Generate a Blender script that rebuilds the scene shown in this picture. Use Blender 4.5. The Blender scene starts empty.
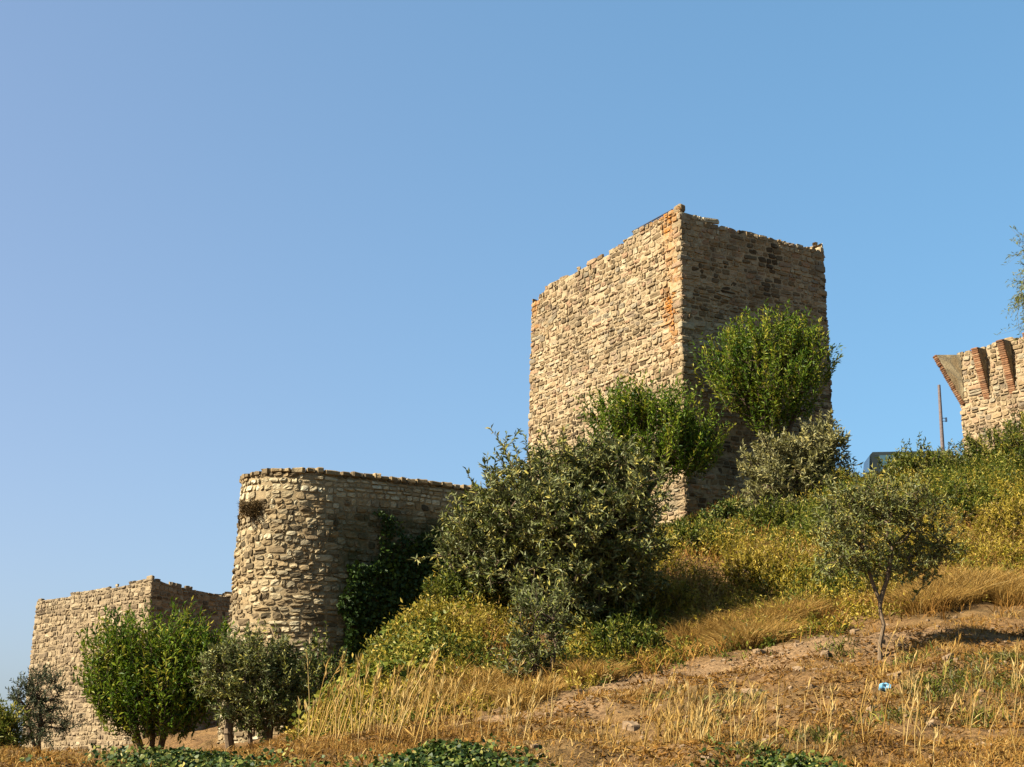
import bpy, math
import numpy as np

rng = np.random.default_rng(7)
SC = bpy.context.scene
COL = SC.collection
R = math.radians

# ------------------------------------------------------------------ camera numbers (eye at the origin, looking along +Y, tilted up)
F = 1460.0
PITCH = math.atan(375.0 / F)
CP, SP = math.cos(PITCH), math.sin(PITCH)


def P(px, py, Y):
    """world point that stands Y metres ahead of the eye in the direction of a picture position"""
    v = (383.5 - py) / F
    h = Y * math.tan(PITCH + math.atan(v))
    zc = Y * CP + h * SP
    return np.array([(px - 512.0) / F * zc, Y, h])


def proj(p):
    p = np.asarray(p)
    zc = p[..., 1] * CP + p[..., 2] * SP
    up = -p[..., 1] * SP + p[..., 2] * CP
    return 512 + F * p[..., 0] / zc, 383.5 - F * up / zc


def M2(Y):            # metres per pixel at a distance
    return Y / 1507.0


# ------------------------------------------------------------------ mesh / object helpers
def mesh(name, verts, faces, mats, tone=None, extra=None, midx=None, smooth=False):
    me = bpy.data.meshes.new(name)
    verts = np.asarray(verts, dtype=np.float32)
    faces = [np.asarray(f, dtype=np.int32) for f in faces if len(f)]
    me.vertices.add(len(verts))
    me.vertices.foreach_set("co", verts.ravel())
    idx = np.concatenate([f.ravel() for f in faces])
    tot = np.concatenate([np.full(len(f), f.shape[1], dtype=np.int32) for f in faces])
    start = np.concatenate([[0], np.cumsum(tot)[:-1]]).astype(np.int32)
    me.loops.add(len(idx))
    me.loops.foreach_set("vertex_index", idx)
    me.polygons.add(len(tot))
    me.polygons.foreach_set("loop_start", start)
    me.polygons.foreach_set("loop_total", tot)
    if midx is not None:
        me.polygons.foreach_set("material_index", np.asarray(midx, dtype=np.int32))
    me.polygons.foreach_set("use_smooth", np.full(len(tot), smooth, dtype=bool))
    for m in (mats if isinstance(mats, (list, tuple)) else [mats]):
        me.materials.append(m)
    at = dict(extra or {})
    if tone is not None:
        at["tone"] = tone
    for k, v in at.items():
        a = me.attributes.new(k, 'FLOAT', 'POINT')
        a.data.foreach_set("value", np.asarray(v, dtype=np.float32))
    me.update(calc_edges=True)
    return me


def link(name, me, parent=None, loc=None):
    o = bpy.data.objects.new(name, me)
    COL.objects.link(o)
    if parent is not None:
        o.parent = parent
    if loc is not None:
        o.location = loc
    return o


def tag(o, label=None, cat=None, group=None, kind=None):
    for k, v in (("label", label), ("category", cat), ("group", group), ("kind", kind)):
        if v:
            o[k] = v
    return o


def empty(name, loc, label, cat, group=None):
    o = bpy.data.objects.new(name, None)
    o.empty_display_size = 0.3
    COL.objects.link(o)
    o.location = [float(c) for c in loc]
    return tag(o, label, cat, group)


class Acc:
    """collects pieces of one mesh"""
    def __init__(s):
        s.v, s.f, s.t, s.mi, s.x, s.n = [], [], [], [], [], 0

    def add(s, v, faces, tone=0.5, mi=0, x=0.0):
        v = np.asarray(v, float).reshape(-1, 3)
        for f in faces:
            f = np.asarray(f, int)
            if len(f):
                s.f.append(f + s.n)
                s.mi.append(np.full(len(f), mi))
        s.v.append(v)
        s.t.append(np.broadcast_to(np.asarray(tone, float), (len(v),)))
        s.x.append(np.broadcast_to(np.asarray(x, float), (len(v),)))
        s.n += len(v)

    def build(s, name, mats, parent=None, origin=None, smooth=False, xname="stain"):
        v = np.concatenate(s.v)
        if origin is not None:
            v = v - np.asarray(origin)
        me = mesh(name, v, s.f, mats, np.concatenate(s.t), {xname: np.concatenate(s.x)}, np.concatenate(s.mi), smooth)
        return link(name, me, parent)


def norm(a):
    a = np.asarray(a, float)
    return a / np.maximum(np.linalg.norm(a, axis=-1, keepdims=True), 1e-9)


_lat = np.random.default_rng(99).random((257, 257))


def vnoise(x, y, s=1.0):
    x = np.asarray(x, float) / s + 1000.3
    y = np.asarray(y, float) / s + 1000.7
    xi, yi = np.floor(x).astype(int), np.floor(y).astype(int)
    fx, fy = x - xi, y - yi
    fx, fy = fx * fx * (3 - 2 * fx), fy * fy * (3 - 2 * fy)
    a, b = _lat[xi % 256, yi % 256], _lat[(xi + 1) % 256, yi % 256]
    c, d = _lat[xi % 256, (yi + 1) % 256], _lat[(xi + 1) % 256, (yi + 1) % 256]
    return (a * (1 - fx) + b * fx) * (1 - fy) + (c * (1 - fx) + d * fx) * fy


def sst(a, b, x):
    t = np.clip((np.asarray(x, float) - a) / (b - a), 0, 1)
    return t * t * (3 - 2 * t)


# ------------------------------------------------------------------ materials
def newmat(name):
    m = bpy.data.materials.new(name)
    m.use_nodes = True
    nt = m.node_tree
    nt.nodes.clear()
    out = nt.nodes.new("ShaderNodeOutputMaterial")
    return m, nt, out


def node(nt, typ, **kw):
    n = nt.nodes.new(typ)
    for k, v in kw.items():
        if k.startswith("i_"):
            n.inputs[k[2:].replace("_", " ")].default_value = v
        else:
            setattr(n, k, v)
    return n


def ramp(nt, fac, stops, interp='LINEAR'):
    r = nt.nodes.new("ShaderNodeValToRGB")
    r.color_ramp.interpolation = interp
    el = r.color_ramp.elements
    while len(el) > 1:
        el.remove(el[-1])
    el[0].position, el[0].color = stops[0][0], (*stops[0][1], 1)
    for p, c in stops[1:]:
        e = el.new(p)
        e.color = (*c, 1)
    if fac is not None:
        nt.links.new(fac, r.inputs[0])
    return r.outputs[0]


def mixc(nt, fac, a, b, mode='MIX'):
    m = nt.nodes.new("ShaderNodeMix")
    m.data_type = 'RGBA'
    m.blend_type = mode
    for sock, v in ((0, fac), (6, a), (7, b)):
        if hasattr(v, "is_linked") or hasattr(v, "links"):
            nt.links.new(v, m.inputs[sock])
        elif sock == 0:
            m.inputs[0].default_value = v
        else:
            m.inputs[sock].default_value = (*v, 1)
    return m.outputs[2]


def attr(nt, name):
    return node(nt, "ShaderNodeAttribute", attribute_name=name).outputs["Fac"]


def noise(nt, scale, detail=4, rough=0.6):
    tc = nt.nodes.new("ShaderNodeTexCoord")
    n = node(nt, "ShaderNodeTexNoise", i_Scale=scale, i_Detail=detail, i_Roughness=rough)
    nt.links.new(tc.outputs["Object"], n.inputs["Vector"])
    return n.outputs["Fac"]


def bump(nt, h, strength, dist, bsdf):
    b = node(nt, "ShaderNodeBump", i_Strength=strength, i_Distance=dist)
    nt.links.new(h, b.inputs["Height"])
    nt.links.new(b.outputs[0], bsdf.inputs["Normal"])


def finish(nt, out, color, rough=0.9, spec=0.2):
    b = nt.nodes.new("ShaderNodeBsdfPrincipled")
    b.inputs["Roughness"].default_value = rough
    b.inputs["Specular IOR Level"].default_value = spec
    if isinstance(color, tuple):
        b.inputs["Base Color"].default_value = (*color, 1)
    else:
        nt.links.new(color, b.inputs["Base Color"])
    nt.links.new(b.outputs[0], out.inputs["Surface"])
    return b


KA = .75


def sc_(stops):
    return [(p, tuple(c * KA for c in col)) for p, col in stops]


def stone_mat(name, stops, stain_col, dark=0.6, weather=(0.085, 0.068, 0.042), wamt=0.55, patch=(0.36, 0.05, 0.6)):
    m, nt, out = newmat(name)
    stain_col, weather = tuple(c * KA for c in stain_col), tuple(c * KA for c in weather)
    c = ramp(nt, attr(nt, "tone"), sc_(stops))
    n1 = noise(nt, 9.0, 6, 0.7)
    mul = ramp(nt, n1, [(0.28, (dark, dark, dark * 0.97)), (0.62, (1.08, 1.06, 1.02))])
    c = mixc(nt, 1.0, c, mul, 'MULTIPLY')
    n2 = noise(nt, 0.8, 5, 0.65)
    w = ramp(nt, n2, [(0.48, (0, 0, 0)), (0.68, (wamt,) * 3)])
    c = mixc(nt, w, c, weather)
    n3 = noise(nt, 5.0, 4, 0.7)
    s = node(nt, "ShaderNodeMath", operation='MULTIPLY')
    nt.links.new(attr(nt, "stain"), s.inputs[0])
    nt.links.new(ramp(nt, n3, [(patch[0], (patch[1],) * 3), (patch[2], (1, 1, 1))]), s.inputs[1])
    c = mixc(nt, s.outputs[0], c, stain_col)
    b = finish(nt, out, c, 0.95, 0.15)
    bump(nt, noise(nt, 22.0, 5, 0.7), 0.8, 0.03, b)
    return m


def leaf_mat(name, stops, back=None, trans=0.25, rough=0.5):
    m, nt, out = newmat(name)
    c = ramp(nt, attr(nt, "tone"), sc_(stops))
    if back:
        back = tuple(q * KA for q in back)
        g = nt.nodes.new("ShaderNodeNewGeometry")
        c = mixc(nt, g.outputs["Backfacing"], c, back)
    b = nt.nodes.new("ShaderNodeBsdfPrincipled")
    b.inputs["Roughness"].default_value = rough
    b.inputs["Specular IOR Level"].default_value = 0.12
    nt.links.new(c, b.inputs["Base Color"])
    t = nt.nodes.new("ShaderNodeBsdfTranslucent")
    nt.links.new(c, t.inputs["Color"])
    mx = nt.nodes.new("ShaderNodeMixShader")
    mx.inputs[0].default_value = trans
    nt.links.new(b.outputs[0], mx.inputs[1])
    nt.links.new(t.outputs[0], mx.inputs[2])
    nt.links.new(mx.outputs[0], out.inputs["Surface"])
    return m


def plain_mat(name, col, rough=0.7, metal=0.0, var=0.25, scale=12.0, spec=0.3):
    m, nt, out = newmat(name)
    n = noise(nt, scale, 4, 0.6)
    col = tuple(c * KA for c in col)
    lo = tuple(c * (1 - var) for c in col)
    hi = tuple(min(1, c * (1 + var)) for c in col)
    b = finish(nt, out, ramp(nt, n, [(0.3, lo), (0.7, hi)]), rough, spec)
    b.inputs["Metallic"].default_value = metal
    bump(nt, n, 0.3, 0.01, b)
    return m


TOWER_STOPS = [(0.0, (0.068, 0.048, 0.025)), (0.14, (0.127, 0.091, 0.047)), (0.3, (0.236, 0.166, 0.086)), (0.5, (0.308, 0.228, 0.125)),
               (0.66, (0.353, 0.275, 0.164)), (0.78, (0.299, 0.190, 0.108)), (0.88, (0.200, 0.166, 0.112)), (1.0, (0.417, 0.352, 0.224))]
ROUND_STOPS = [(0.0, (0.064, 0.050, 0.027)), (0.15, (0.145, 0.105, 0.056)), (0.4, (0.299, 0.218, 0.112)), (0.58, (0.217, 0.180, 0.112)),
               (0.75, (0.363, 0.285, 0.160)), (0.9, (0.435, 0.370, 0.233)), (1.0, (0.508, 0.456, 0.311))]
PINK_STOPS = [(0.0, (0.074, 0.054, 0.029)), (0.2, (0.143, 0.104, 0.059)), (0.5, (0.230, 0.171, 0.097)), (0.8, (0.291, 0.221, 0.127)), (1.0, (0.348, 0.280, 0.174))]
M = {}
M['tower'] = stone_mat('tower_stone', TOWER_STOPS, (0.34, 0.125, 0.012))
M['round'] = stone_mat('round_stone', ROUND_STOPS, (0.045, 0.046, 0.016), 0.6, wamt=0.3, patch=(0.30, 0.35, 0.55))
M['pink'] = stone_mat('pinkish_stone', PINK_STOPS, (0.20, 0.16, 0.10), 0.65, (0.13, 0.095, 0.065), 0.45)
M['brick'] = stone_mat('old_brick', [(0, (0.15, 0.07, 0.035)), (0.5, (0.27, 0.13, 0.06)), (1, (0.36, 0.22, 0.12))], (0.4, 0.3, 0.2), 0.6)
M['render'] = stone_mat('old_lime_render', [(0, (0.216, 0.180, 0.132)), (1, (0.288, 0.246, 0.186))], (0.2, 0.16, 0.10), 0.7)
M['olive'] = leaf_mat('olive_leaf', [(0, (0.020, 0.032, 0.004)), (0.35, (0.074, 0.092, 0.011)), (0.7, (0.175, 0.172, 0.026)), (1, (0.34, 0.29, 0.07))], (0.15, 0.16, 0.06), 0.12)
M['olive_pale'] = leaf_mat('pale_olive_leaf', [(0, (0.06, 0.062, 0.012)), (0.5, (0.17, 0.155, 0.035)), (1, (0.33, 0.28, 0.10))], (0.22, 0.21, 0.09), 0.16)
M['olive_dark'] = leaf_mat('dark_olive_leaf', [(0, (0.022, 0.032, 0.012)), (0.5, (0.045, 0.06, 0.024)), (1, (0.10, 0.115, 0.045))], (0.09, 0.10, 0.05), 0.12)
M['almond'] = leaf_mat('almond_leaf', [(0, (0.022, 0.055, 0.005)), (0.35, (0.07, 0.125, 0.008)), (0.75, (0.16, 0.21, 0.014)), (1, (0.33, 0.29, 0.03))], None, 0.3, 0.5)
M['yellow'] = leaf_mat('yellow_broom_leaf', [(0, (0.085, 0.072, 0.006)), (0.35, (0.21, 0.165, 0.014)), (0.7, (0.35, 0.255, 0.026)), (1, (0.46, 0.34, 0.07))], None, 0.3)
M['green'] = leaf_mat('green_scrub_leaf', [(0, (0.024, 0.038, 0.004)), (0.4, (0.075, 0.10, 0.010)), (0.8, (0.165, 0.17, 0.020)), (1, (0.33, 0.28, 0.05))], None, 0.25)
M['dull'] = leaf_mat('dull_weed', [(0, (0.05, 0.045, 0.012)), (0.5, (0.10, 0.085, 0.024)), (1, (0.20, 0.14, 0.045))], None, 0.2)
M['ivy'] = leaf_mat('ivy_leaf', [(0, (0.014, 0.030, 0.004)), (0.5, (0.045, 0.072, 0.010)), (0.85, (0.14, 0.15, 0.028)), (1, (0.30, 0.26, 0.07))], None, 0.15, 0.5)
M['willow'] = leaf_mat('willow_leaf', [(0, (0.11, 0.13, 0.02)), (0.6, (0.25, 0.25, 0.035)), (1, (0.38, 0.34, 0.07))], None, 0.4)
M['dry'] = leaf_mat('withered_plant', [(0, (0.05, 0.035, 0.012)), (1, (0.16, 0.10, 0.04))], None, 0.2, 0.8)
M['clod'] = plain_mat('dry_clod', (0.20, 0.135, 0.075), .97, var=.4, scale=20, spec=.1)
M['straw'] = leaf_mat('straw', [(0, (0.13, 0.065, 0.012)), (0.35, (0.27, 0.15, 0.030)), (0.7, (0.40, 0.25, 0.065)), (1, (0.50, 0.36, 0.14))], None, 0.3, 0.7)
M['rust'] = leaf_mat('rusty_dry_grass', [(0, (0.085, 0.038, 0.008)), (0.5, (0.24, 0.115, 0.020)), (1, (0.36, 0.20, 0.045))], None, 0.3, 0.7)
M['bark'] = plain_mat('grey_bark', (0.085, 0.056, 0.030), 0.95, var=0.5, scale=25)
M['bark_pale'] = plain_mat('pale_bark', (0.135, 0.092, 0.05), 0.95, var=0.45, scale=25)

m, nt, out = newmat('hillside_soil')
n_big, n_mid, n_fin = noise(nt, 0.35, 6, 0.6), noise(nt, 2.2, 6, 0.65), noise(nt, 14.0, 5, 0.7)
c = ramp(nt, n_mid, [(0.25, (0.06, 0.03, 0.010)), (0.45, (0.185, 0.108, 0.042)), (0.6, (0.235, 0.138, 0.052)), (0.8, (0.115, 0.075, 0.02))])
c = mixc(nt, ramp(nt, n_big, [(0.45, (0, 0, 0)), (0.65, (0.55,) * 3)]), c, (0.11, 0.082, 0.026))
c = mixc(nt, attr(nt, "path"), c, (0.28, 0.18, 0.09))
c = mixc(nt, 1.0, c, ramp(nt, n_fin, [(0.32, (0.31, 0.28, 0.25)), (0.62, (0.85, 0.83, 0.82))]), 'MULTIPLY')
b = finish(nt, out, c, 0.97, 0.1)
bump(nt, n_fin, 1.0, 0.08, b)
M['soil'] = m

# ------------------------------------------------------------------ terrain: thin surface through control points
CTRL = [P(*a) for a in [
    (0, 778, 13), (250, 772, 13), (500, 770, 13), (750, 772, 13), (1030, 772, 13),
    (100, 766, 16), (300, 760, 16), (520, 750, 16), (750, 754, 16), (1000, 748, 16),
    (560, 738, 17.5), (640, 727, 18.5), (760, 717, 18.5), (880, 694, 19.5), (1000, 684, 20),
    (520, 717, 21), (640, 685, 23), (740, 663, 24), (820, 647, 25), (900, 634, 25.5), (960, 624, 26), (1040, 617, 26.5),
    (640, 680, 25), (740, 656, 26), (820, 639, 27), (900, 624, 27.5), (1000, 610, 28.5),
    (640, 610, 31), (740, 580, 32), (850, 558, 33), (950, 544, 34), (1040, 526, 35),
    (700, 545, 38), (760, 524, 40), (850, 508, 39), (930, 494, 40), (1030, 464, 42), (665, 540, 43), (620, 548, 42),
    (680, 526, 44.7), (830, 484, 47.5), (855, 490, 43), (900, 486, 43),
    (305, 748, 22), (330, 722, 24), (275, 757, 18), (350, 686, 25.5), (400, 626, 27.5), (440, 588, 30), (490, 560, 33), (540, 536, 37),
    (250, 764, 20), (200, 764, 23), (250, 762, 25), (285, 757, 22), (150, 758, 30), (240, 758, 29), (180, 764, 18), (270, 760, 18),
    (480, 703, 23), (430, 712, 23), (540, 690, 25), (570, 655, 28.5), (520, 646, 28), (460, 642, 27)]]
CTRL += [np.array(a, float) for a in [
    (-14, 0, -1.7), (0, 0, -1.6), (14, 0, -1.6), (-14, 7, -1.0), (0, 7, -1.0), (14, 7, -1.0), (0, -20, -2.2), (-20, -20, -2.4), (20, -20, -2.2),
    (12, 49, 7.4), (18, 49, 7.9), (26, 50, 10), (12, 62, 8.4), (22, 62, 9.6), (30, 60, 11), (16, 75, 8), (30, 80, 8), (30, 40, 9), (30, 28, 4), (30, 15, 1),
    (0.5, 52, 7), (-1, 49, 5), (5, 52, 7.8),
    (-5.4, 27, -.1), (-4.7, 30, -.05), (-4.2, 34, .4), (-3.4, 38, 1.3), (-3.9, 25.5, .05), (-3.7, 23.3, -.05), (-3.6, 27.5, .2), (-3.5, 29, .4), (-3.6, 31.5, .45), (-4.4, 28.3, -.05), (-1.5, 42, 3.4), (-6, 40, .5), (-10, 40, 0), (-12, 30, 0), (-12, 20, -.1), (-6, 21, -.05),
    (-20, 35, -.3), (-20, 50, -.5), (-17, 60, -.4), (-25, 60, -.8), (-30, 40, -.8), (-8, 46, .8), (-40, 70, -3), (-30, 20, -.6), (-5, 60, 2), (-5, 80, 1)]]
CTRL = np.array(CTRL)
_n = len(CTRL)
_D = np.linalg.norm(CTRL[:, None, :2] - CTRL[None, :, :2], axis=2)
_A = np.zeros((_n + 3, _n + 3))
_A[:_n, :_n] = _D - 0.15 * np.eye(_n)
_A[:_n, _n] = 1
_A[:_n, _n + 1:] = CTRL[:, :2]
_A[_n:, :_n] = _A[:_n, _n:].T
_W = np.linalg.solve(_A, np.concatenate([CTRL[:, 2], np.zeros(3)]))


def zt(x, y):
    x = np.asarray(x, float)
    y = np.asarray(y, float)
    sh = np.broadcast(x, y).shape
    xf, yf = np.broadcast_to(x, sh).ravel(), np.broadcast_to(y, sh).ravel()
    z = np.empty(len(xf))
    for i in range(0, len(xf), 20000):
        s = slice(i, i + 20000)
        d = np.hypot(xf[s, None] - CTRL[None, :, 0], yf[s, None] - CTRL[None, :, 1])
        z[s] = d @ _W[:_n] + _W[_n] + _W[_n + 1] * xf[s] + _W[_n + 2] * yf[s]
    dist = np.hypot(xf - 4, yf - 38)
    w = sst(42, 110, dist)
    z = z * (1 - w) + (-7.0 - 0.012 * np.minimum(dist, 900)) * w
    near = 1 - sst(50, 90, dist)
    z = z + near * (0.30 * (vnoise(xf, yf, 1.9) - .5) + 0.14 * (vnoise(xf, yf, .7) - .5) + 0.09 * (vnoise(xf, yf, .30) - .5) + 0.05 * (vnoise(xf, yf, .13) - .5) - .10 * sst(.62, .8, vnoise(xf * .6 + 9, yf, .5)))
    return z.reshape(sh)


def G(px, py, y0=9.0, y1=75.0):
    """where the sight line of a picture position first meets the ground"""
    ys = np.arange(y0, y1, 0.05)
    pts = np.array([P(px, py, y) for y in ys])
    below = pts[:, 2] < zt(pts[:, 0], pts[:, 1])
    i = int(np.argmax(below)) if below.any() else len(ys) - 1
    return np.array([pts[i, 0], pts[i, 1], float(zt(pts[i, 0], pts[i, 1]))])


def on(px, Y):
    """ground point at distance Y below a picture column"""
    p = P(px, 640, Y)
    for _ in range(4):
        z = float(zt(p[0], Y))
        p = np.array([(px - 512) / F * (Y * CP + z * SP), Y, z])
    return p


def axis(lo, hi, step, far):
    a = np.arange(lo, hi + 1e-6, step)
    g = [step]
    while sum(g) < far:
        g.append(g[-1] * 1.22)
    ext = np.cumsum(g)
    return np.concatenate([lo - ext[::-1], a, hi + ext])


gx, gy = axis(-34, 30, 0.2, 4000), axis(4, 56, 0.2, 4000)
gx = np.unique(np.round(np.concatenate([gx, np.arange(-7, 16, .08)]), 4))
gy = np.unique(np.round(np.concatenate([gy, np.arange(11.5, 27.5, .08)]), 4))
gx, gy = gx[np.r_[True, np.diff(gx) > .03]], gy[np.r_[True, np.diff(gy) > .03]]
XX, YY = np.meshgrid(gx, gy)
ZZ = zt(XX, YY)
nx, ny = len(gx), len(gy)
ii = np.arange(nx * ny).reshape(ny, nx)
quads = np.stack([ii[:-1, :-1], ii[:-1, 1:], ii[1:, 1:], ii[1:, :-1]], -1).reshape(-1, 4)
PATHL = np.array([G(*a)[:2] for a in [(500, 722), (560, 706), (640, 684), (740, 662), (820, 646), (895, 635)]])


def path_dist(x, y):
    x, y = np.asarray(x, float), np.asarray(y, float)
    best = np.full(x.shape, 1e9)
    for a, b_ in zip(PATHL[:-1], PATHL[1:]):
        d = b_ - a
        t = np.clip(((x - a[0]) * d[0] + (y - a[1]) * d[1]) / (d @ d), 0, 1)
        best = np.minimum(best, np.hypot(x - a[0] - t * d[0], y - a[1] - t * d[1]))
    return best


pm = (1 - sst(0.35, 1.3, path_dist(XX, YY) + 01.2 * (vnoise(XX, YY, .8) - .5))) * 0.75
me = mesh('hillside', np.stack([XX, YY, ZZ], -1).reshape(-1, 3), [quads], M['soil'], None, {'path': pm.ravel()}, smooth=True)
tag(link('hillside', me), kind='structure')


# ------------------------------------------------------------------ masonry
def quad_map(B0, B1, T0, T1):
    B0, B1, T0, T1 = [np.asarray(a, float) for a in (B0, B1, T0, T1)]
    W = np.linalg.norm(B1 - B0)
    H = np.linalg.norm((T0 + T1 - B0 - B1) / 2)
    n = np.cross(B1 - B0, T0 - B0)
    n = n / np.linalg.norm(n)

    def f(u, v, d):
        a, b_ = np.asarray(u)[..., None] / W, np.asarray(v)[..., None] / H
        return (B0 * (1 - a) + B1 * a) * (1 - b_) + (T0 * (1 - a) + T1 * a) * b_ + n * np.asarray(d)[..., None]
    return f, W, H


SS = np.array([-1, -.88, -.3, .3, .88, 1])
GA, GB = np.meshgrid(SS, SS)
_k = len(SS)
_gi = np.arange(_k * _k).reshape(_k, _k)
GF = np.stack([_gi[:-1, :-1], _gi[:-1, 1:], _gi[1:, 1:], _gi[1:, :-1]], -1).reshape(-1, 4)


def stone_face(acc, f, W, H, top, rg, ch=(.17, .30), sw=(.2, .6), prot=.05, gap=.02, mi=0, stain=None, wav=.05, tones=None, round_=.22, v0=0.0, edge=.03):
    rects = []
    v = v0
    ph = rg.random() * 9
    while v < H + .3:
        h = rg.uniform(*ch)
        u = -edge - rg.random() * .05
        while u < W + edge - .08:
            w = rg.uniform(*sw)
            if rg.random() < .16:
                w *= rg.uniform(1.3, 2.0)
            if u + w > W + edge - .12:
                w = W + edge - u + rg.random() * .03
            o = wav * (vnoise(u + ph, v, 1.6) - .5) * 2
            if h > .22 and rg.random() < .22:
                k = rg.uniform(.4, .6)
                rects.append((u, u + w, v + o, v + h * k + o))
                rects.append((u, u + w, v + h * k + o, v + h + o))
            else:
                rects.append((u, u + w, v + o, v + h + o))
            u += w
        v += h
    r = np.array(rects)
    cu, cv = (r[:, 0] + r[:, 1]) / 2, (r[:, 2] + r[:, 3]) / 2
    tp = top(cu)
    keep = (cv < tp) & (r[:, 2] < tp - .09) & (rg.random(len(r)) > .012)
    r, cu, cv = r[keep], cu[keep], cv[keep]
    n = len(r)
    hw, hh = (r[:, 1] - r[:, 0]) / 2 - gap * rg.uniform(.5, 1.6, n), (r[:, 3] - r[:, 2]) / 2 - gap * rg.uniform(.5, 1.6, n)
    a = GA[None] * np.sqrt(1 - round_ * GB[None] ** 2 * rg.uniform(.5, 1.4, (n, 1, 1)))
    b_ = GB[None] * np.sqrt(1 - round_ * GA[None] ** 2 * rg.uniform(.5, 1.4, (n, 1, 1)))
    sk = rg.normal(0, .09, (n, 1, 1))
    tw = rg.normal(0, .10, (n, 1, 1))
    u = cu[:, None, None] + hw[:, None, None] * (a + sk * b_)
    vv = cv[:, None, None] + hh[:, None, None] * (b_ * (1 + tw * a)) + rg.normal(0, .04, (n, 1, 1)) * a * hw[:, None, None]
    e = np.maximum(np.abs(GA), np.abs(GB))[None]
    p = prot * rg.uniform(.25, 1.7, (n, 1, 1))
    d = np.where(e > .99, -.045, np.where(e > .7, p * .82, p)) + np.where(e > .99, 0, 1) * (rg.normal(0, .009, (n, _k, _k)) + rg.normal(0, .012, (n, 1, 1)) * GA + rg.normal(0, .012, (n, 1, 1)) * GB)
    pts = f(u, vv, d).reshape(-1, 3)
    tone = rg.random(n) if tones is None else tones(cu, cv, rg)
    st = np.zeros(n) if stain is None else stain(cu, cv)
    faces = (np.arange(n)[:, None, None] * _k * _k + GF[None]).reshape(-1, 4)
    acc.add(pts, [faces], np.repeat(tone, _k * _k), mi, np.repeat(st, _k * _k))


def core_face(acc, f, W, H, top, nu, nv, tone=.55, mi=0, stain=None):
    us, vs = np.linspace(0, W, nu), np.linspace(0, 1, nv)
    U, V = np.meshgrid(us, vs)
    T = np.minimum(top(us), top(np.clip(us + .15, 0, W)))
    T = np.minimum(T, top(np.clip(us - .15, 0, W))) - .05
    V = V * T[None]
    d = .018 * (vnoise(U, V, .25) - .5)
    pts = f(U, V, d).reshape(-1, 3)
    i = np.arange(nu * nv).reshape(nv, nu)
    q = np.stack([i[:-1, :-1], i[:-1, 1:], i[1:, 1:], i[1:, :-1]], -1).reshape(-1, 4)
    st = np.zeros(nu * nv) if stain is None else stain(U.ravel(), V.ravel())
    acc.add(pts, [q], tone, mi, st)
    return f(us, T, np.zeros(nu))


_c4 = np.array([-1, -.6, .6, 1.0])


def _unit_rbox():
    vs, fs = [], []
    for ax in range(3):
        for s in (-1, 1):
            A, B = np.meshgrid(_c4, _c4)
            c = np.zeros((16, 3))
            c[:, ax] = s
            c[:, (ax + 1) % 3] = A.ravel()
            c[:, (ax + 2) % 3] = B.ravel()
            i = np.arange(16).reshape(4, 4) + len(vs) * 16
            q = np.stack([i[:-1, :-1], i[:-1, 1:], i[1:, 1:], i[1:, :-1]], -1).reshape(-1, 4)
            fs.append(q if s > 0 else q[:, ::-1])
            vs.append(c)
    v = np.concatenate(vs)
    l4 = (np.abs(v) ** 5).sum(1, keepdims=True) ** (1 / 5)
    return v / l4, np.concatenate(fs)


RBV, RBF_ = _unit_rbox()


def rboxes(acc, c, ax, ay, az, hx, hy, hz, rg, tone=None, rough=.08, mi=0, stain=0.0):
    """n rounded irregular blocks: centres c (n,3), axes (n,3), half sizes (n,)"""
    c = np.asarray(c, float)
    n = len(c)
    B = lambda a: np.broadcast_to(np.asarray(a, float), (n, 3))
    S = lambda a: np.broadcast_to(np.asarray(a, float), (n,))
    q = np.round(RBV * 3).astype(int)
    h = np.sin(q[:, 0] * 12.9 + q[:, 1] * 78.2 + q[:, 2] * 37.7)
    ph = rg.random((n, 1)) * 6.28
    wob = 1 + rough * np.sin(h[None] * 43.7 + ph * (1 + (h[None] > 0)))
    v = RBV[None] * wob[..., None]
    pts = c[:, None] + B(ax)[:, None] * (v[..., 0:1] * S(hx)[:, None, None]) + B(ay)[:, None] * (v[..., 1:2] * S(hy)[:, None, None]) + B(az)[:, None] * (v[..., 2:3] * S(hz)[:, None, None])
    t = rg.random(n) if tone is None else S(tone)
    f = (np.arange(n)[:, None, None] * len(RBV) + RBF_[None]).reshape(-1, 4)
    acc.add(pts.reshape(-1, 3), [f], np.repeat(t, len(RBV)), mi, np.repeat(S(stain), len(RBV)))


def solve_t(x0, y0, h, dx, dy, px):
    k = (px - 512) / F
    return (k * (y0 * CP + h * SP) - x0) / (dx - k * dy * CP)


UPV = np.array([0, 0, 1.0])


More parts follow.
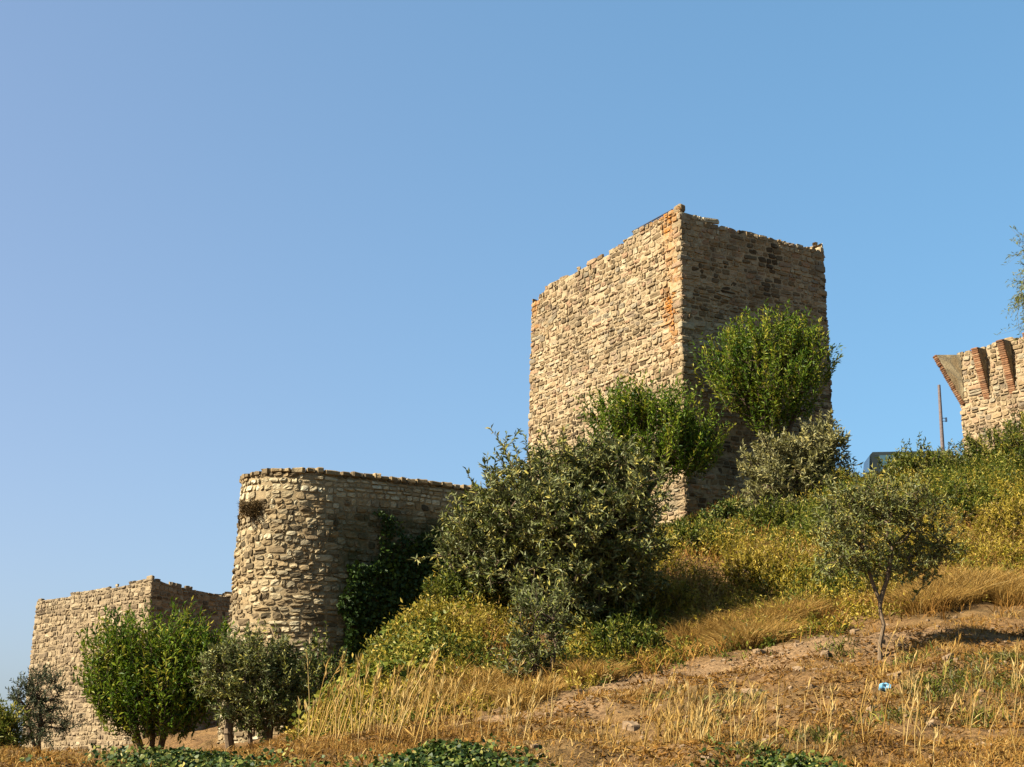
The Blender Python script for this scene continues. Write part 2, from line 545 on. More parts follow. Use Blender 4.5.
def square_tower(name, label, corner, dl, wl, dr, wr, zbot, ztop, batter, mat, seed, tops, style, stainf=None, tonef=None, lean=(0, 0)):
    """corner = plan position of the near top corner; dl, dr = plan directions of the two visible faces"""
    rg = np.random.default_rng(seed)
    C = np.array(corner, float)
    dl, dr = np.array(dl, float), np.array(dr, float)
    tops2 = [C, C + dr * wr, C + dr * wr + dl * wl, C + dl * wl]          # anticlockwise from above
    cen = sum(tops2) / 4
    Hh = ztop - zbot
    bots2 = [p + norm(p - cen) * batter * Hh + np.array(lean) for p in tops2]
    t = empty(name, (*cen, zbot), label, 'tower')
    org = (*cen, zbot)
    names = ['wall_face'] * 4
    quo = Acc()
    rim = []
    for k in range(4):
        a, b_ = k, (k + 1) % 4
        # outward normal must point away from the centre
        f, W, H = quad_map((*bots2[a], zbot), (*bots2[b_], zbot), (*tops2[a], ztop), (*tops2[b_], ztop))
        acc = Acc()
        tp = tops[k](W, H)
        st = stainf(k, W, H) if stainf else None
        core_face(acc, f, W, H, tp, int(W / .12), int(H / .25), .62, 0, st)
        stone_face(acc, f, W, H, tp, rg, stain=st, tones=tonef(k, W, H) if tonef else None, **style)
        o = acc.build(names[k], mat, t, org)
        # corner blocks at the face's start
        v = 0.0
        alt = False
        f2, W2, H2 = quad_map((*bots2[(k + 3) % 4], zbot), (*bots2[a], zbot), (*tops2[(k + 3) % 4], ztop), (*tops2[a], ztop))
        ex, ey = norm(f(1., 0., 0.) - f(0., 0., 0.)), norm(f2(W2 - 1., 0., 0.) - f2(W2, 0., 0.))
        tpp = tops[(k + 3) % 4](W2, H2)
        tmax = min(float(tp(np.array([0.1]))[0]), float(tpp(np.array([W2 - .1]))[0]))
        cs, hx, hy, hz = [], [], [], []
        while v < tmax - .06:
            h = rg.uniform(.17, .30)
            lx, ly = (rg.uniform(.38, .6), rg.uniform(.2, .3)) if alt else (rg.uniform(.2, .3), rg.uniform(.38, .6))
            alt = not alt
            pr = .035 + rg.normal(0, .018)
            cs.append(f(0., v + h / 2, 0.) + ex * (lx / 2 - pr) + ey * (ly / 2 - pr))
            hx.append(lx / 2); hy.append(ly / 2); hz.append(h / 2 - .012)
            v += h
        stq = 0.0
        if stainf:
            stq = st(np.full(len(cs), .15), np.linspace(0, H, len(cs))) * .6
        rboxes(quo, cs, ex, ey, UPV, hx, hy, hz, rg, tone=rg.uniform(.3, 1, len(cs)), rough=.05, stain=stq)
    quo.build('corner_stones', mat, t, org)
    # rubble top
    n = 14
    A, B = np.meshgrid(np.linspace(.02, .98, n), np.linspace(.02, .98, n))
    q = [np.array([*p, ztop]) for p in tops2]
    pts = (q[0] * (1 - A[..., None]) + q[1] * A[..., None]) * (1 - B[..., None]) + (q[3] * (1 - A[..., None]) + q[2] * A[..., None]) * B[..., None]
    pts[..., 2] -= .9 + .3 * vnoise(pts[..., 0], pts[..., 1], .8)
    i = np.arange(n * n).reshape(n, n)
    acc = Acc()
    acc.add(pts.reshape(-1, 3), [np.stack([i[:-1, :-1], i[:-1, 1:], i[1:, 1:], i[1:, :-1]], -1).reshape(-1, 4)], .4)
    acc.build('rubble_top', mat, t, org)
    # inner faces of the ruined parapet
    acc = Acc()
    for k in range(4):
        a, b_ = k, (k + 1) % 4
        ia, ib = tops2[a] + (cen - tops2[a]) * .16, tops2[b_] + (cen - tops2[b_]) * .16
        f, W, H = quad_map((*tops2[a], ztop - 1.4), (*tops2[b_], ztop - 1.4), (*tops2[a], ztop), (*tops2[b_], ztop))
        tp = tops[k](W, Hh)
        us = np.linspace(0, W, int(W / .2))
        s = us[:, None] / W
        hgt = tp(us) - .12 - Hh + ztop
        o_ = tops2[a] * (1 - s) + tops2[b_] * s
        i_ = ia * (1 - s) + ib * s
        v = np.concatenate([np.c_[o_, hgt], np.c_[i_, hgt - .1], np.c_[i_, np.full(len(us), ztop - 1.4)]])
        m_ = len(us)
        j = np.arange(m_ - 1)
        acc.add(v, [np.stack([j, j + 1, j + 1 + m_, j + m_], -1), np.stack([j + m_, j + 1 + m_, j + 1 + 2 * m_, j + 2 * m_], -1)], .45)
    acc.build('parapet_core', mat, t, org)
    return t, tops2


def ragged(amp, seed, slope=None):
    def g(W, H):
        rg = np.random.default_rng(seed)
        ph = rg.random() * 50

        def top(u):
            u = np.asarray(u, float)
            base = H - amp * .8 * vnoise(u + ph, 0 * u + seed, 1.3) - amp * .45 * vnoise(u + ph, 0 * u + seed, .3)
            if slope is not None:
                base = base - slope(u / W)
            return base
        return top
    return g


# --- great square tower
Yc = 45.0
ct = P(680, 205, Yc)
hT = ct[2]
dl = np.array([-math.sin(R(30.6)), math.cos(R(30.6))])
dr = np.array([math.sin(R(59.3)), math.cos(R(59.3))])
wl = solve_t(ct[0], ct[1], hT, *dl, 533)
wr = solve_t(ct[0], ct[1], hT, *dr, 822)
for nm, d, w in (("L", dl, wl), ("R", dr, wr)):
    e = np.array([*(ct[:2] + d * w), hT])
    print("tower", nm, w, proj(e))


def big_stain(k, W, H):
    def f(u, v):
        u, v = np.asarray(u, float), np.asarray(v, float)
        if k == 3:      # lichen on the sunny face: its near corner is at u = W
            blot = sst(.38, .62, vnoise(u + 3, v * .8, .55) * .6 + vnoise(u, v, .2) * .4)
            band = np.exp(-((W - u - .55 - .3 * (vnoise(v, 0 * v, .9) - .5)) / .33) ** 2) * sst(H * .58, H * .80, v) * (.35 + .65 * blot)
            left = np.exp(-(u / .9) ** 2) * sst(H * .84, H * .95, v) * .7 * blot
            topb = sst(H - .6, H, v) * .4 * blot
            return np.clip(1.25 * band + left + topb, 0, .95)
        return 0 * u
    return f


def big_tones(k, W, H):
    def f(u, v, r_):
        t = r_.random(len(u)) * .82 + .5 * (vnoise(u + 7 * k, v, 1.9) - .35)
        if k == 0:      # darker replaced stones in a ragged vertical seam
            t = t - .45 * np.exp(-((u - W * .60 - .5 * (vnoise(v, v * 0, 1.1) - .5)) / .28) ** 2) * sst(H * .45, H * .7, v)
        return np.clip(t, 0, 1)
    return f


square_tower('castle_tower', 'tall square ruined stone tower with orange lichen streak beside its sunlit corner', ct[:2], dl, wl, dr, wr, 3.2, hT, .012, M['tower'], 11,
             [ragged(.22, 3, lambda s: .25 * sst(.08, .35, s)), ragged(.3, 4), ragged(.3, 5, lambda s: .6 * sst(.86, 1, s)),
              ragged(.18, 6, lambda s: .55 * sst(.12, 0, s) + .28 * sst(.68, .60, s) - .1 * sst(.9, 1, s))],
             dict(ch=(.10, .22), sw=(.12, .44), prot=.032, gap=.013, wav=.09, round_=.2), big_stain, big_tones, (-.2, 0))

# --- far square tower
Yf = 60.0
cf = P(152, 576, Yf)
dlf = np.array([-math.sin(R(42.7)), math.cos(R(42.7))])
drf = np.array([math.sin(R(27)), math.cos(R(27))])
wlf = solve_t(cf[0], cf[1], cf[2], *dlf, 38)
wrf = solve_t(cf[0], cf[1], cf[2], *drf, 236)
for nm, d, w in (("L", dlf, wlf), ("R", drf, wrf)):
    e = np.array([*(cf[:2] + d * w), cf[2]])
    print("far tower", nm, w, proj(e))
square_tower('castle_tower', 'low broad square tower of pinkish stone behind the leafy green bush', cf[:2], dlf, wlf, drf, wrf, -2.0, cf[2], .035, M['pink'], 12,
             [ragged(.12, 8, lambda s: .35 * s), ragged(.2, 9), ragged(.2, 10), ragged(.2, 13, lambda s: .12 * sst(.5, 0, s))],
             dict(ch=(.13, .27), sw=(.16, .5), prot=.034, gap=.016, wav=.09, round_=.2), lambda k, W, H: (lambda u, v: sst(H - 1.3, H, np.asarray(v, float)) * .5))

# --- round bastion with its curtain wall
Rb = 1.85
wd = np.array([math.sin(R(57)), math.cos(R(57))])
wn = np.array([wd[1], -wd[0]])
Cb = P(300, 600, 44)[:2] * np.array([1.0, 1.0])
Cb[0] = (295 - 512) / 1507 * 44
hB = P(300, 470, 42.2)[2]
zb0 = -1.0
Tn = math.atan2(wn[1], wn[0])
ARC = Rb * R(175)
LW = 10.6


def bast_path(u, off):
    """u runs along the wall from the far back of the curve round to the straight wall"""
    u = np.asarray(u, float)
    off = np.asarray(off, float)
    ang = Tn - (ARC - np.minimum(u, ARC)) / Rb
    r = Rb + off
    x = Cb[0] + r * np.cos(ang)
    y = Cb[1] + r * np.sin(ang)
    s = np.maximum(u - ARC, 0)
    return np.stack([x + wd[0] * s, y + wd[1] * s], -1)


HB = hB - zb0


def bast_map(u, v, d):
    v = np.asarray(v, float)
    xy = bast_path(u, np.asarray(d, float) + .045 * (HB - v))
    return np.concatenate([xy, np.broadcast_to(zb0 + v, xy.shape[:-1])[..., None]], -1)


rg = np.random.default_rng(21)
org = (Cb[0], Cb[1], zb0)
bt = empty('round_bastion', org, 'round rubble stone bastion running into a long shaded curtain wall', 'bastion')
WB = ARC + LW
ph = 3.7
topb = lambda u: HB - .07 * vnoise(np.asarray(u, float) + ph, 0 * np.asarray(u, float), .5)


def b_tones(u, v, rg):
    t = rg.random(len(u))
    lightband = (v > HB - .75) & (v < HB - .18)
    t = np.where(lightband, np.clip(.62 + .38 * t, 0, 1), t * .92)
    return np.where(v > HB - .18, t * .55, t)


def b_moss_shade(u, v):  # moss tint, strengthened so the wall's shade is partly painted into its colour
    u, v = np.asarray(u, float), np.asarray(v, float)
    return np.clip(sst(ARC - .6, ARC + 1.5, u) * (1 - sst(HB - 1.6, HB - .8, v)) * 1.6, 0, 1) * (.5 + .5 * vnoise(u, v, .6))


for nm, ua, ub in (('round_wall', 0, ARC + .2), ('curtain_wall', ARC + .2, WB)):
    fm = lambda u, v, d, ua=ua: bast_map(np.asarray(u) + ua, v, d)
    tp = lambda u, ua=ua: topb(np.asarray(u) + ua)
    stf = lambda u, v, ua=ua: b_moss_shade(np.asarray(u) + ua, v)
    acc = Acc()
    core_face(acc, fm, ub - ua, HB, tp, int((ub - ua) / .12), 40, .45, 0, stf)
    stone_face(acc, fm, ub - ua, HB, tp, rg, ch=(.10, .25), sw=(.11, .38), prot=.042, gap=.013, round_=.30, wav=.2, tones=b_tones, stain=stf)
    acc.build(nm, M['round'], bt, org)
# wall walk (thickness) behind the face
us = np.linspace(0, WB, 120)
acc = Acc()
o_ = bast_path(us, 0 * us)
i_ = bast_path(us, np.where(us < ARC, -1.3, -1.3) + 0 * us)
ht = topb(us) + zb0 - .1
v = np.concatenate([np.c_[o_, ht], np.c_[i_, ht], np.c_[i_, np.full(120, zb0)]])
j = np.arange(119)
acc.add(v, [np.stack([j, j + 1, j + 121, j + 120], -1), np.stack([j + 120, j + 121, j + 241, j + 240], -1)], .4)
cap_c = []
uu = 0.0
while uu < WB:
    w = rg.uniform(.22, .5)
    p = bast_map(uu + w / 2, HB - .02 + rg.normal(0, .015), -.14)
    q = bast_path(np.array([uu + w / 2 - .1, uu + w / 2 + .1]), np.zeros(2))
    tg = norm(q[1] - q[0])
    rboxes(acc, [p], (*tg, 0), (-tg[1], tg[0], 0), UPV, w / 2 - .01, .24, rg.uniform(.055, .1), rg, tone=rg.uniform(.1, .5), rough=.14)
    uu += w
acc.build('wall_top', M['round'], bt, org)

# --- machicolated fort on the hilltop
fl = P(957, 352, 60.0)
hF = fl[2]
fd = np.array([math.sin(R(36)), -math.cos(R(36))])          # along the wall, coming nearer to the right
fn = np.array([-fd[1], fd[0]]) * -1.0                        # outward, to the left and towards the eye
if fn[0] > 0:
    fn = -fn
zf0, LF = 6.0, 11.0
org = (fl[0], fl[1], zf0)
ft = empty('hilltop_fort', org, 'hilltop fort wall with brick edged triangular corbels beside the pole', 'fort')
rg = np.random.default_rng(31)
fb = [fl[:2], fl[:2] + fd * LF, fl[:2] + fd * LF - fn * 7, fl[:2] - fn * 7]
HFt = hF - zf0
fort_top = [lambda u, W: HFt - .02 - .12 * vnoise(u + 5, 0 * u, .5) + .02 * u, lambda u, W: HFt - .3 * vnoise(u, 0 * u, .7)]
for k in range(4):
    a, b_ = fb[k], fb[(k + 1) % 4]
    f, W, H = quad_map((*a, zf0), (*b_, zf0), (*a, hF), (*b_, hF))
    acc = Acc()
    tp = (lambda u: fort_top[0](np.asarray(u, float), W)) if k == 0 else (lambda u: fort_top[1](np.asarray(u, float), W))
    core_face(acc, f, W, H, tp, int(W / .15), 40, .7)
    stone_face(acc, f, W, H, tp, rg, ch=(.12, .27), sw=(.14, .42), prot=.04, gap=.014, round_=.3, wav=.12, tones=lambda u, v, r_: r_.uniform(.15, 1, len(u)))
    acc.build('wall_face', M['pink'] if k else M['tower'], ft, org)
acc = Acc()
acc.add([(*p, hF - .7) for p in fb], [[(0, 1, 2, 3)]], .4)
acc.build('roof_slab', M['tower'], ft, org)


def corbel(base2, direc, zlo, zhi, reach, th):
    """a triangular fin that grows outwards as it rises, brick along its sloping edge"""
    d3 = np.array([*direc, 0.])
    s3 = np.array([-direc[1], direc[0], 0.])
    acc = Acc()
    nst = 9
    pts = []
    zz = np.linspace(0, 1, nst)
    for s in (-1, 1):
        for z in zz:
            for r_ in np.linspace(-.05, 1, 5) + rg.normal(0, .0, 5):
                rr = r_ * reach * z if r_ > 0 else r_
                pts.append(np.array([*base2, zlo + (zhi - zlo) * z]) + d3 * (rr - .06 * (r_ > .99)) + s3 * s * th / 2 * .86)
    i = np.arange(nst * 5 * 2).reshape(2, nst, 5)
    q0 = np.stack([i[0, :-1, :-1], i[0, :-1, 1:], i[0, 1:, 1:], i[0, 1:, :-1]], -1).reshape(-1, 4)
    q1 = np.stack([i[1, :-1, :-1], i[1, 1:, :-1], i[1, 1:, 1:], i[1, :-1, 1:]], -1).reshape(-1, 4)
    cap = np.array([[i[0, -1, a_], i[0, -1, a_ + 1], i[1, -1, a_ + 1], i[1, -1, a_]] for a_ in range(4)])
    acc.add(pts, [q0, q1, cap], rg.uniform(.2, .9, len(pts)))
    o = acc.build('corbel', M['round'], ft, org)
    acc = Acc()
    L = math.hypot(reach, zhi - zlo)
    ed = norm(d3 * reach + UPV * (zhi - zlo))
    en = np.cross(s3, ed)
    n = int(L / .085)
    ts = (np.arange(n) + .5) / n
    c = np.array([*base2, zlo]) + ed * (ts * L)[:, None] + en * rg.normal(0, .008, (n, 1)) - d3 * .03
    rboxes(acc, c, s3, ed, en, th / 2 * rg.uniform(.96, 1.03, n), .085 * .495, .06, rg, rough=.03)
    acc.build('brick_edge', M['brick'], o, None)
    bpy.data.objects[o.name].children[0].location = (0, 0, 0)
    ch = o.children[0]
    me_ = ch.data
    co = np.empty(len(me_.vertices) * 3, np.float32)
    me_.vertices.foreach_get("co", co)
    co = co.reshape(-1, 3) - np.array(org, np.float32)
    me_.vertices.foreach_set("co", co.ravel())
    me_.update()


zk = P(957, 404, 60)[2]
for s, dr_, rch in ((0.05, norm(fn - fd * .75), 1.05), (1.3, fn, .62), (2.55, fn, .62), (3.8, fn, .62), (5.05, fn, .62), (6.3, fn, .62), (7.55, fn, .62)):
    p = fl[:2] + fd * s
    zh = zf0 + float(fort_top[0](np.array([s]), LF)[0])
    corbel(p, dr_, zk - .05, zh - .10, rch, .34)


# ------------------------------------------------------------------ plants
def tubes(acc, A, B, ra, rb, sides=5, tone=.5):
    A, B = np.asarray(A, float), np.asarray(B, float)
    n = len(A)
    if n == 0:
        return
    d = norm(B - A)
    ref = np.where(np.abs(d[:, 2:3]) > .9, np.array([1., 0, 0]), np.array([0, 0, 1.]))
    x = norm(np.cross(d, ref))
    y = np.cross(d, x)
    th = np.arange(sides) / sides * 2 * np.pi
    ring = x[:, None] * np.cos(th)[None, :, None] + y[:, None] * np.sin(th)[None, :, None]
    va = A[:, None] + ring * np.asarray(ra).reshape(-1, 1, 1)
    vb = B[:, None] + ring * np.asarray(rb).reshape(-1, 1, 1)
    v = np.concatenate([va, vb], 1).reshape(-1, 3)
    k = np.arange(sides)
    f = np.stack([k, (k + 1) % sides, (k + 1) % sides + sides, k + sides], -1)
    acc.add(v, [(np.arange(n)[:, None, None] * 2 * sides + f[None]).reshape(-1, 4)], tone)


def leaves(acc, base, d, length, width, rg, tone, flat=.5):
    n = len(base)
    d = norm(d)
    up = np.array([0, 0, 1.0]) * flat + rg.normal(0, .6, (n, 3))
    s = norm(np.cross(d, up))
    nn = np.cross(s, d)
    L, w = np.asarray(length).reshape(-1, 1), np.asarray(width).reshape(-1, 1)
    mid = base + d * L * .48
    fold = nn * w * .22
    v = np.stack([base, mid + s * w / 2 + fold, base + d * L - nn * L * .10, mid - s * w / 2 + fold], 1).reshape(-1, 3)
    i = np.arange(n)[:, None] * 4
    acc.add(v, [i + np.array([[0, 1, 2, 3]])], np.repeat(tone, 4))


def lobe(px, py, rx, ry, Y, w=1.0, rd=None):
    c = P(px, py, Y)
    k = M2(Y)
    return c, np.array([rx * k, (rd if rd else (rx * .55 + ry * .45)) * k, ry * k]), w


def plant(name, label, cat, stems, lobes, n_anchor, leaf, twig, mat, bark, seed, group=None, r_tip=.006, rmax=.2, tone=(.0, .75), lift=.4, shell=.4, sag=0.0, flat=.5, core=.0, part=('trunk', 'crown'), wild=.35):
    """stems: polylines from the ground; lobes: ellipsoids that make up the crown; leaf=(len, width, per twig); twig=(len, spread)"""
    rg = np.random.default_rng(seed)
    base = np.array(stems[0][0])
    t = empty(name, base, label, cat, group)
    wts = np.array([l[2] * np.prod(l[1]) ** .75 for l in lobes])
    which = rg.choice(len(lobes), n_anchor, p=wts / wts.sum())
    cen = np.array([l[0] for l in lobes])[which]
    rad = np.array([l[1] for l in lobes])[which]
    dv = norm(rg.normal(0, 1, (n_anchor, 3)))
    rr = shell + (1 - shell) * np.sqrt(rg.random((n_anchor, 1)))
    rr = rr * (1 + wild * (vnoise(dv[:, 0] * 3 + which * 7.1, dv[:, 2] * 3 + dv[:, 1] * 2.3, .55) - .55))[:, None]
    A = cen + dv * rad * rr
    gz = zt(A[:, 0], A[:, 1])
    A[:, 2] = np.maximum(A[:, 2], gz + .03)
    # skeleton
    nodes, par = [], []
    tips = []
    for st in stems:
        st = [np.asarray(p, float) for p in st]
        prev = -1
        for i_, p in enumerate(st):
            if i_ == 0:
                nodes.append(p); par.append(-1); prev = len(nodes) - 1
                continue
            seg = max(2, int(np.linalg.norm(p - st[i_ - 1]) / .25))
            for s in range(1, seg + 1):
                q = st[i_ - 1] + (p - st[i_ - 1]) * s / seg + rg.normal(0, .012, 3)
                nodes.append(q); par.append(prev); prev = len(nodes) - 1
        tips.append(prev)
    nstem = len(nodes)
    root_z = base[2]
    ord_ = np.argsort(np.min(np.linalg.norm(A[:, None] - np.array([nodes[k] for k in tips])[None], axis=2), axis=1))
    node_arr = np.zeros((nstem + n_anchor * 6, 3))
    node_arr[:nstem] = nodes
    plen = np.zeros(len(node_arr))
    cnt = nstem
    minz = np.array([node_arr[k, 2] for k in tips]).min() - .45 * (np.array([node_arr[k, 2] for k in tips]).min() - root_z)
    anchors_idx = np.zeros(n_anchor, int)
    for k in ord_:
        a = A[k]
        dd = np.linalg.norm(node_arr[:cnt] - a, axis=1) + .25 * plen[:cnt] + np.where(node_arr[:cnt, 2] < minz, 3, 0)
        j = int(np.argmin(dd))
        q = node_arr[j]
        L = np.linalg.norm(a - q)
        seg = int(min(5, max(1, L / .3)))
        prev = j
        perp = rg.normal(0, .07 * L, 3)
        for s in range(1, seg + 1):
            tt = s / seg
            node_arr[cnt] = q + (a - q) * tt + perp * math.sin(tt * math.pi) + np.array([0, 0, .12 * L * math.sin(tt * math.pi)])
            par.append(prev)
            plen[cnt] = plen[prev] + L / seg
            prev = cnt
            cnt += 1
        anchors_idx[k] = prev
    par = np.array(par)
    cntd = np.zeros(cnt)
    cntd[anchors_idx] += 1
    for k in range(cnt - 1, -1, -1):
        if par[k] >= 0:
            cntd[par[k]] += cntd[k]
    rad_n = np.minimum(r_tip * np.maximum(cntd, 1) ** .46, rmax)
    ch = np.where(par[:cnt] >= 0)[0]
    acc = Acc()
    big = rad_n[ch] > .03
    for msk, sd in ((big, 8), (~big, 4)):
        c_ = ch[msk]
        ra, rb = rad_n[par[c_]], rad_n[c_]
        ra = np.minimum(ra, rb * 1.5)
        flare = 1 + .5 * np.exp(-(node_arr[par[c_], 2] - root_z) / .15) if sd == 8 else 1.0
        tubes(acc, node_arr[par[c_]], node_arr[c_] + (node_arr[c_] - node_arr[par[c_]]) * .04, ra * flare, rb, sd, .5)
    # twigs and leaves
    out = norm(A - cen + 1e-4)
    td = norm(out * .75 + rg.normal(0, twig[1], (n_anchor, 3)) + np.array([0, 0, lift]))
    TL = twig[0] * rg.uniform(.5, 1.35, n_anchor)
    st = A - td * (TL * .25)[:, None]
    en = A + td * (TL * .75)[:, None] + np.array([0, 0, -sag]) * TL[:, None]
    tubes(acc, st, en, np.full(n_anchor, r_tip * .9), np.full(n_anchor, r_tip * .4), 3, .5)
    acc.build(part[0], bark, t, base)
    nl = leaf[2]
    tt = (np.arange(nl)[None] + rg.random((n_anchor, nl))) / nl
    pos = st[:, None] + td[:, None] * (TL[:, None] * tt)[..., None] + np.array([0, 0, -sag]) * (TL[:, None] * tt ** 2)[..., None]
    pos = pos.reshape(-1, 3)
    N = len(pos)
    tdr = np.repeat(td, nl, 0)
    ld = tdr * .7 + norm(rg.normal(0, 1, (N, 3))) * .85 + np.array([0, 0, .12 - sag])
    tw_tone = np.repeat(rg.uniform(*tone, n_anchor), nl)
    tn = np.clip(tw_tone + rg.normal(0, .13, N), 0, 1)
    acc = Acc()
    sc = rg.uniform(.65, 1.3, N)
    leaves(acc, pos, ld, leaf[0] * sc, leaf[1] * sc, rg, tn, flat)
    acc.build(part[1], mat, t, base)
    return t


OL = (.095, .026, 30)
# --- big olive in front of the towers
b0 = on(572, 29.5)
b0[2] -= .1
Yo = 29.5
plant('olive_tree', 'large spreading dark green olive tree below the left face of the tallest tower', 'tree',
      [[b0, P(574, 628, Yo), P(580, 590, Yo)], [b0 + [.15, .1, 0], P(585, 625, Yo + .2), P(605, 575, Yo + .2)], [b0 + [-.1, .1, 0], P(560, 620, Yo - .2), P(545, 580, Yo - .2)]],
      [lobe(555, 530, 78, 58, Yo), lobe(600, 500, 52, 52, Yo + .6), lobe(520, 510, 50, 48, Yo - .3), lobe(480, 548, 42, 42, Yo + .2), lobe(628, 545, 32, 52, Yo - .2),
       lobe(560, 480, 52, 36, Yo + .3), lobe(476, 532, 24, 22, Yo + .5), lobe(618, 578, 34, 26, Yo - .2), lobe(556, 588, 44, 32, Yo - .9), lobe(590, 600, 34, 24, Yo - .4), lobe(505, 572, 34, 18, Yo - .6), lobe(570, 520, 40, 30, Yo - 1.0), lobe(640, 508, 26, 44, Yo), lobe(456, 562, 20, 18, Yo), lobe(610, 468, 36, 22, Yo + .4), lobe(504, 463, 8, 22, Yo, .7), lobe(489, 488, 9, 11, Yo, .5)],
      1850, (.13, .042, 24), (.5, .45), M['olive'], M['bark'], 41, rmax=.26, wild=.85, shell=.55, tone=(-.05, 1.1))
# sucker growth in front of it
b1 = G(535, 690)
plant('olive_shrub', 'narrow blue green olive shoots under the large dark olive tree', 'shrub',
      [[b1, b1 + [0, 0, .5], P(540, 640, b1[1])], [b1 + [.2, .1, 0], P(555, 645, b1[1])]],
      [lobe(540, 632, 26, 42, b1[1]), lobe(526, 664, 18, 26, b1[1]), lobe(560, 615, 16, 28, b1[1] + .3)], 150, (.11, .03, 18), (.4, .4), M['olive'], M['bark'], 42, rmax=.04, lift=.8)

# --- almond bushes at the tower foot
AL = (.15, .048, 22)
b2 = on(640, 41.5)
plant('almond_tree', 'spiky bright green almond tree hiding the lit lower corner of the tallest tower', 'tree',
      [[b2, P(641, 498, 41.5), P(648, 465, 41.5)], [b2 + [.2, .1, 0], P(648, 492, 41.6), P(676, 455, 41.6)], [b2 + [-.1, 0, 0], P(634, 490, 41.4), P(620, 455, 41.4)]],
      [lobe(652, 438, 48, 32, 41.5), lobe(612, 425, 28, 20, 41.3), lobe(694, 442, 28, 24, 41.7), lobe(650, 414, 38, 18, 41.5), lobe(668, 462, 40, 18, 41.2), lobe(630, 466, 36, 18, 41.3), lobe(700, 462, 22, 14, 41.5)],
      700, AL, (1.05, .25), M['almond'], M['bark'], 43, rmax=.09, lift=1.5, wild=.6, tone=(.1, .95))
b3 = on(775, 44.0)
plant('almond_tree', 'rounded bright green almond tree against the shaded face of the tallest tower', 'tree',
      [[b3, P(774, 455, 44), P(773, 428, 44)], [b3 + [.1, .1, 0], P(780, 450, 44), P(795, 415, 44)], [b3, P(770, 448, 44), P(752, 415, 44)]],
      [lobe(770, 388, 56, 42, 44), lobe(730, 372, 26, 28, 43.8), lobe(806, 366, 26, 34, 44.2), lobe(768, 350, 44, 26, 44), lobe(775, 418, 34, 18, 43.8)],
      760, AL, (1.05, .25), M['almond'], M['bark'], 44, rmax=.09, lift=1.5, wild=.6, tone=(.1, .95))

# --- left hand group
b4 = on(150, 32.0)
plant('almond_tree', 'wide bright green almond bush in front of the low pinkish tower', 'tree',
      [[b4, P(152, 735, 32), P(140, 700, 32)], [b4 + [.15, 0, 0], P(165, 725, 32), P(178, 690, 32)], [b4 + [-.1, .1, 0], P(135, 725, 32), P(112, 690, 32)]],
      [lobe(155, 688, 60, 42, 32), lobe(112, 678, 28, 34, 31.8), lobe(202, 676, 30, 36, 32.2), lobe(155, 655, 52, 24, 32), lobe(152, 722, 48, 18, 31.6), lobe(120, 708, 30, 20, 31.6), lobe(188, 712, 30, 20, 31.8)],
      860, (.13, .042, 22), (.9, .25), M['almond'], M['bark'], 45, rmax=.07, lift=1.5, wild=.6, tone=(.1, .95))
b5 = on(250, 28.0)
plant('olive_tree', 'round grey green olive tree at the foot of the round bastion', 'tree',
      [[b5, P(250, 730, 28), P(252, 700, 28)], [b5 + [-.35, .1, 0], P(229, 735, 28), P(232, 700, 28)], [b5 + [.3, .05, 0], P(268, 730, 28), P(275, 700, 28)]],
      [lobe(258, 690, 46, 40, 28), lobe(228, 678, 26, 28, 27.8), lobe(290, 686, 26, 34, 28.2), lobe(255, 662, 42, 22, 28), lobe(265, 720, 34, 16, 27.8)],
      720, (.10, .032, 26), (.4, .42), M['olive'], M['bark_pale'], 46, rmax=.10, lift=.7, tone=(.15, .9))
b6 = on(38, 36.0)
plant('olive_tree', 'slender dark olive tree before the edge of the low pinkish tower', 'tree',
      [[b6, P(38, 740, 36), P(42, 700, 36)], [b6 + [-.1, .1, 0], P(34, 745, 36), P(24, 705, 36)]],
      [lobe(45, 692, 18, 22, 36), lobe(24, 702, 13, 22, 36), lobe(48, 722, 17, 16, 35.8), lobe(28, 730, 9, 12, 36), lobe(66, 726, 10, 5, 36)],
      230, (.09, .024, 24), (.36, .5), M['olive_dark'], M['bark'], 47, rmax=.10)
b7 = on(-12, 30.0)
plant('wild_shrub', 'yellow green bush cut by the left edge of the picture', 'shrub',
      [[b7, b7 + [.1, 0, .5]]], [lobe(-8, 745, 24, 34, 30), lobe(4, 738, 13, 24, 30)], 320, (.10, .03, 20), (.4, .4), M['green'], M['bark'], 48, rmax=.06, lift=.7, tone=(.35, 1.0))

# --- olive sapling and the shrubs of the crest
b8 = G(880, 659)
Ys = b8[1]
plant('olive_tree', 'young olive sapling with a thin bare trunk standing on the dry bank', 'tree',
      [[b8 - [0, 0, .08], P(881, 625, Ys), P(879, 601, Ys), P(870, 575, Ys), P(862, 545, Ys)], [P(880, 603, Ys), P(887, 580, Ys), P(893, 545, Ys)]],
      [lobe(872, 525, 44, 34, Ys), lobe(834, 540, 24, 26, Ys - .1), lobe(922, 540, 26, 28, Ys + .2), lobe(878, 500, 36, 26, Ys), lobe(842, 512, 24, 20, Ys + .2), lobe(918, 505, 24, 22, Ys - .2), lobe(868, 562, 34, 16, Ys), lobe(838, 566, 24, 18, Ys - .2), lobe(915, 568, 28, 18, Ys + .2), lobe(940, 548, 16, 22, Ys)],
      420, (.095, .028, 22), (.42, .45), M['olive'], M['bark_pale'], 49, wild=.7, shell=.25, rmax=.052, r_tip=.0030, tone=(.25, 1.0))
b9 = on(800, 40.5)
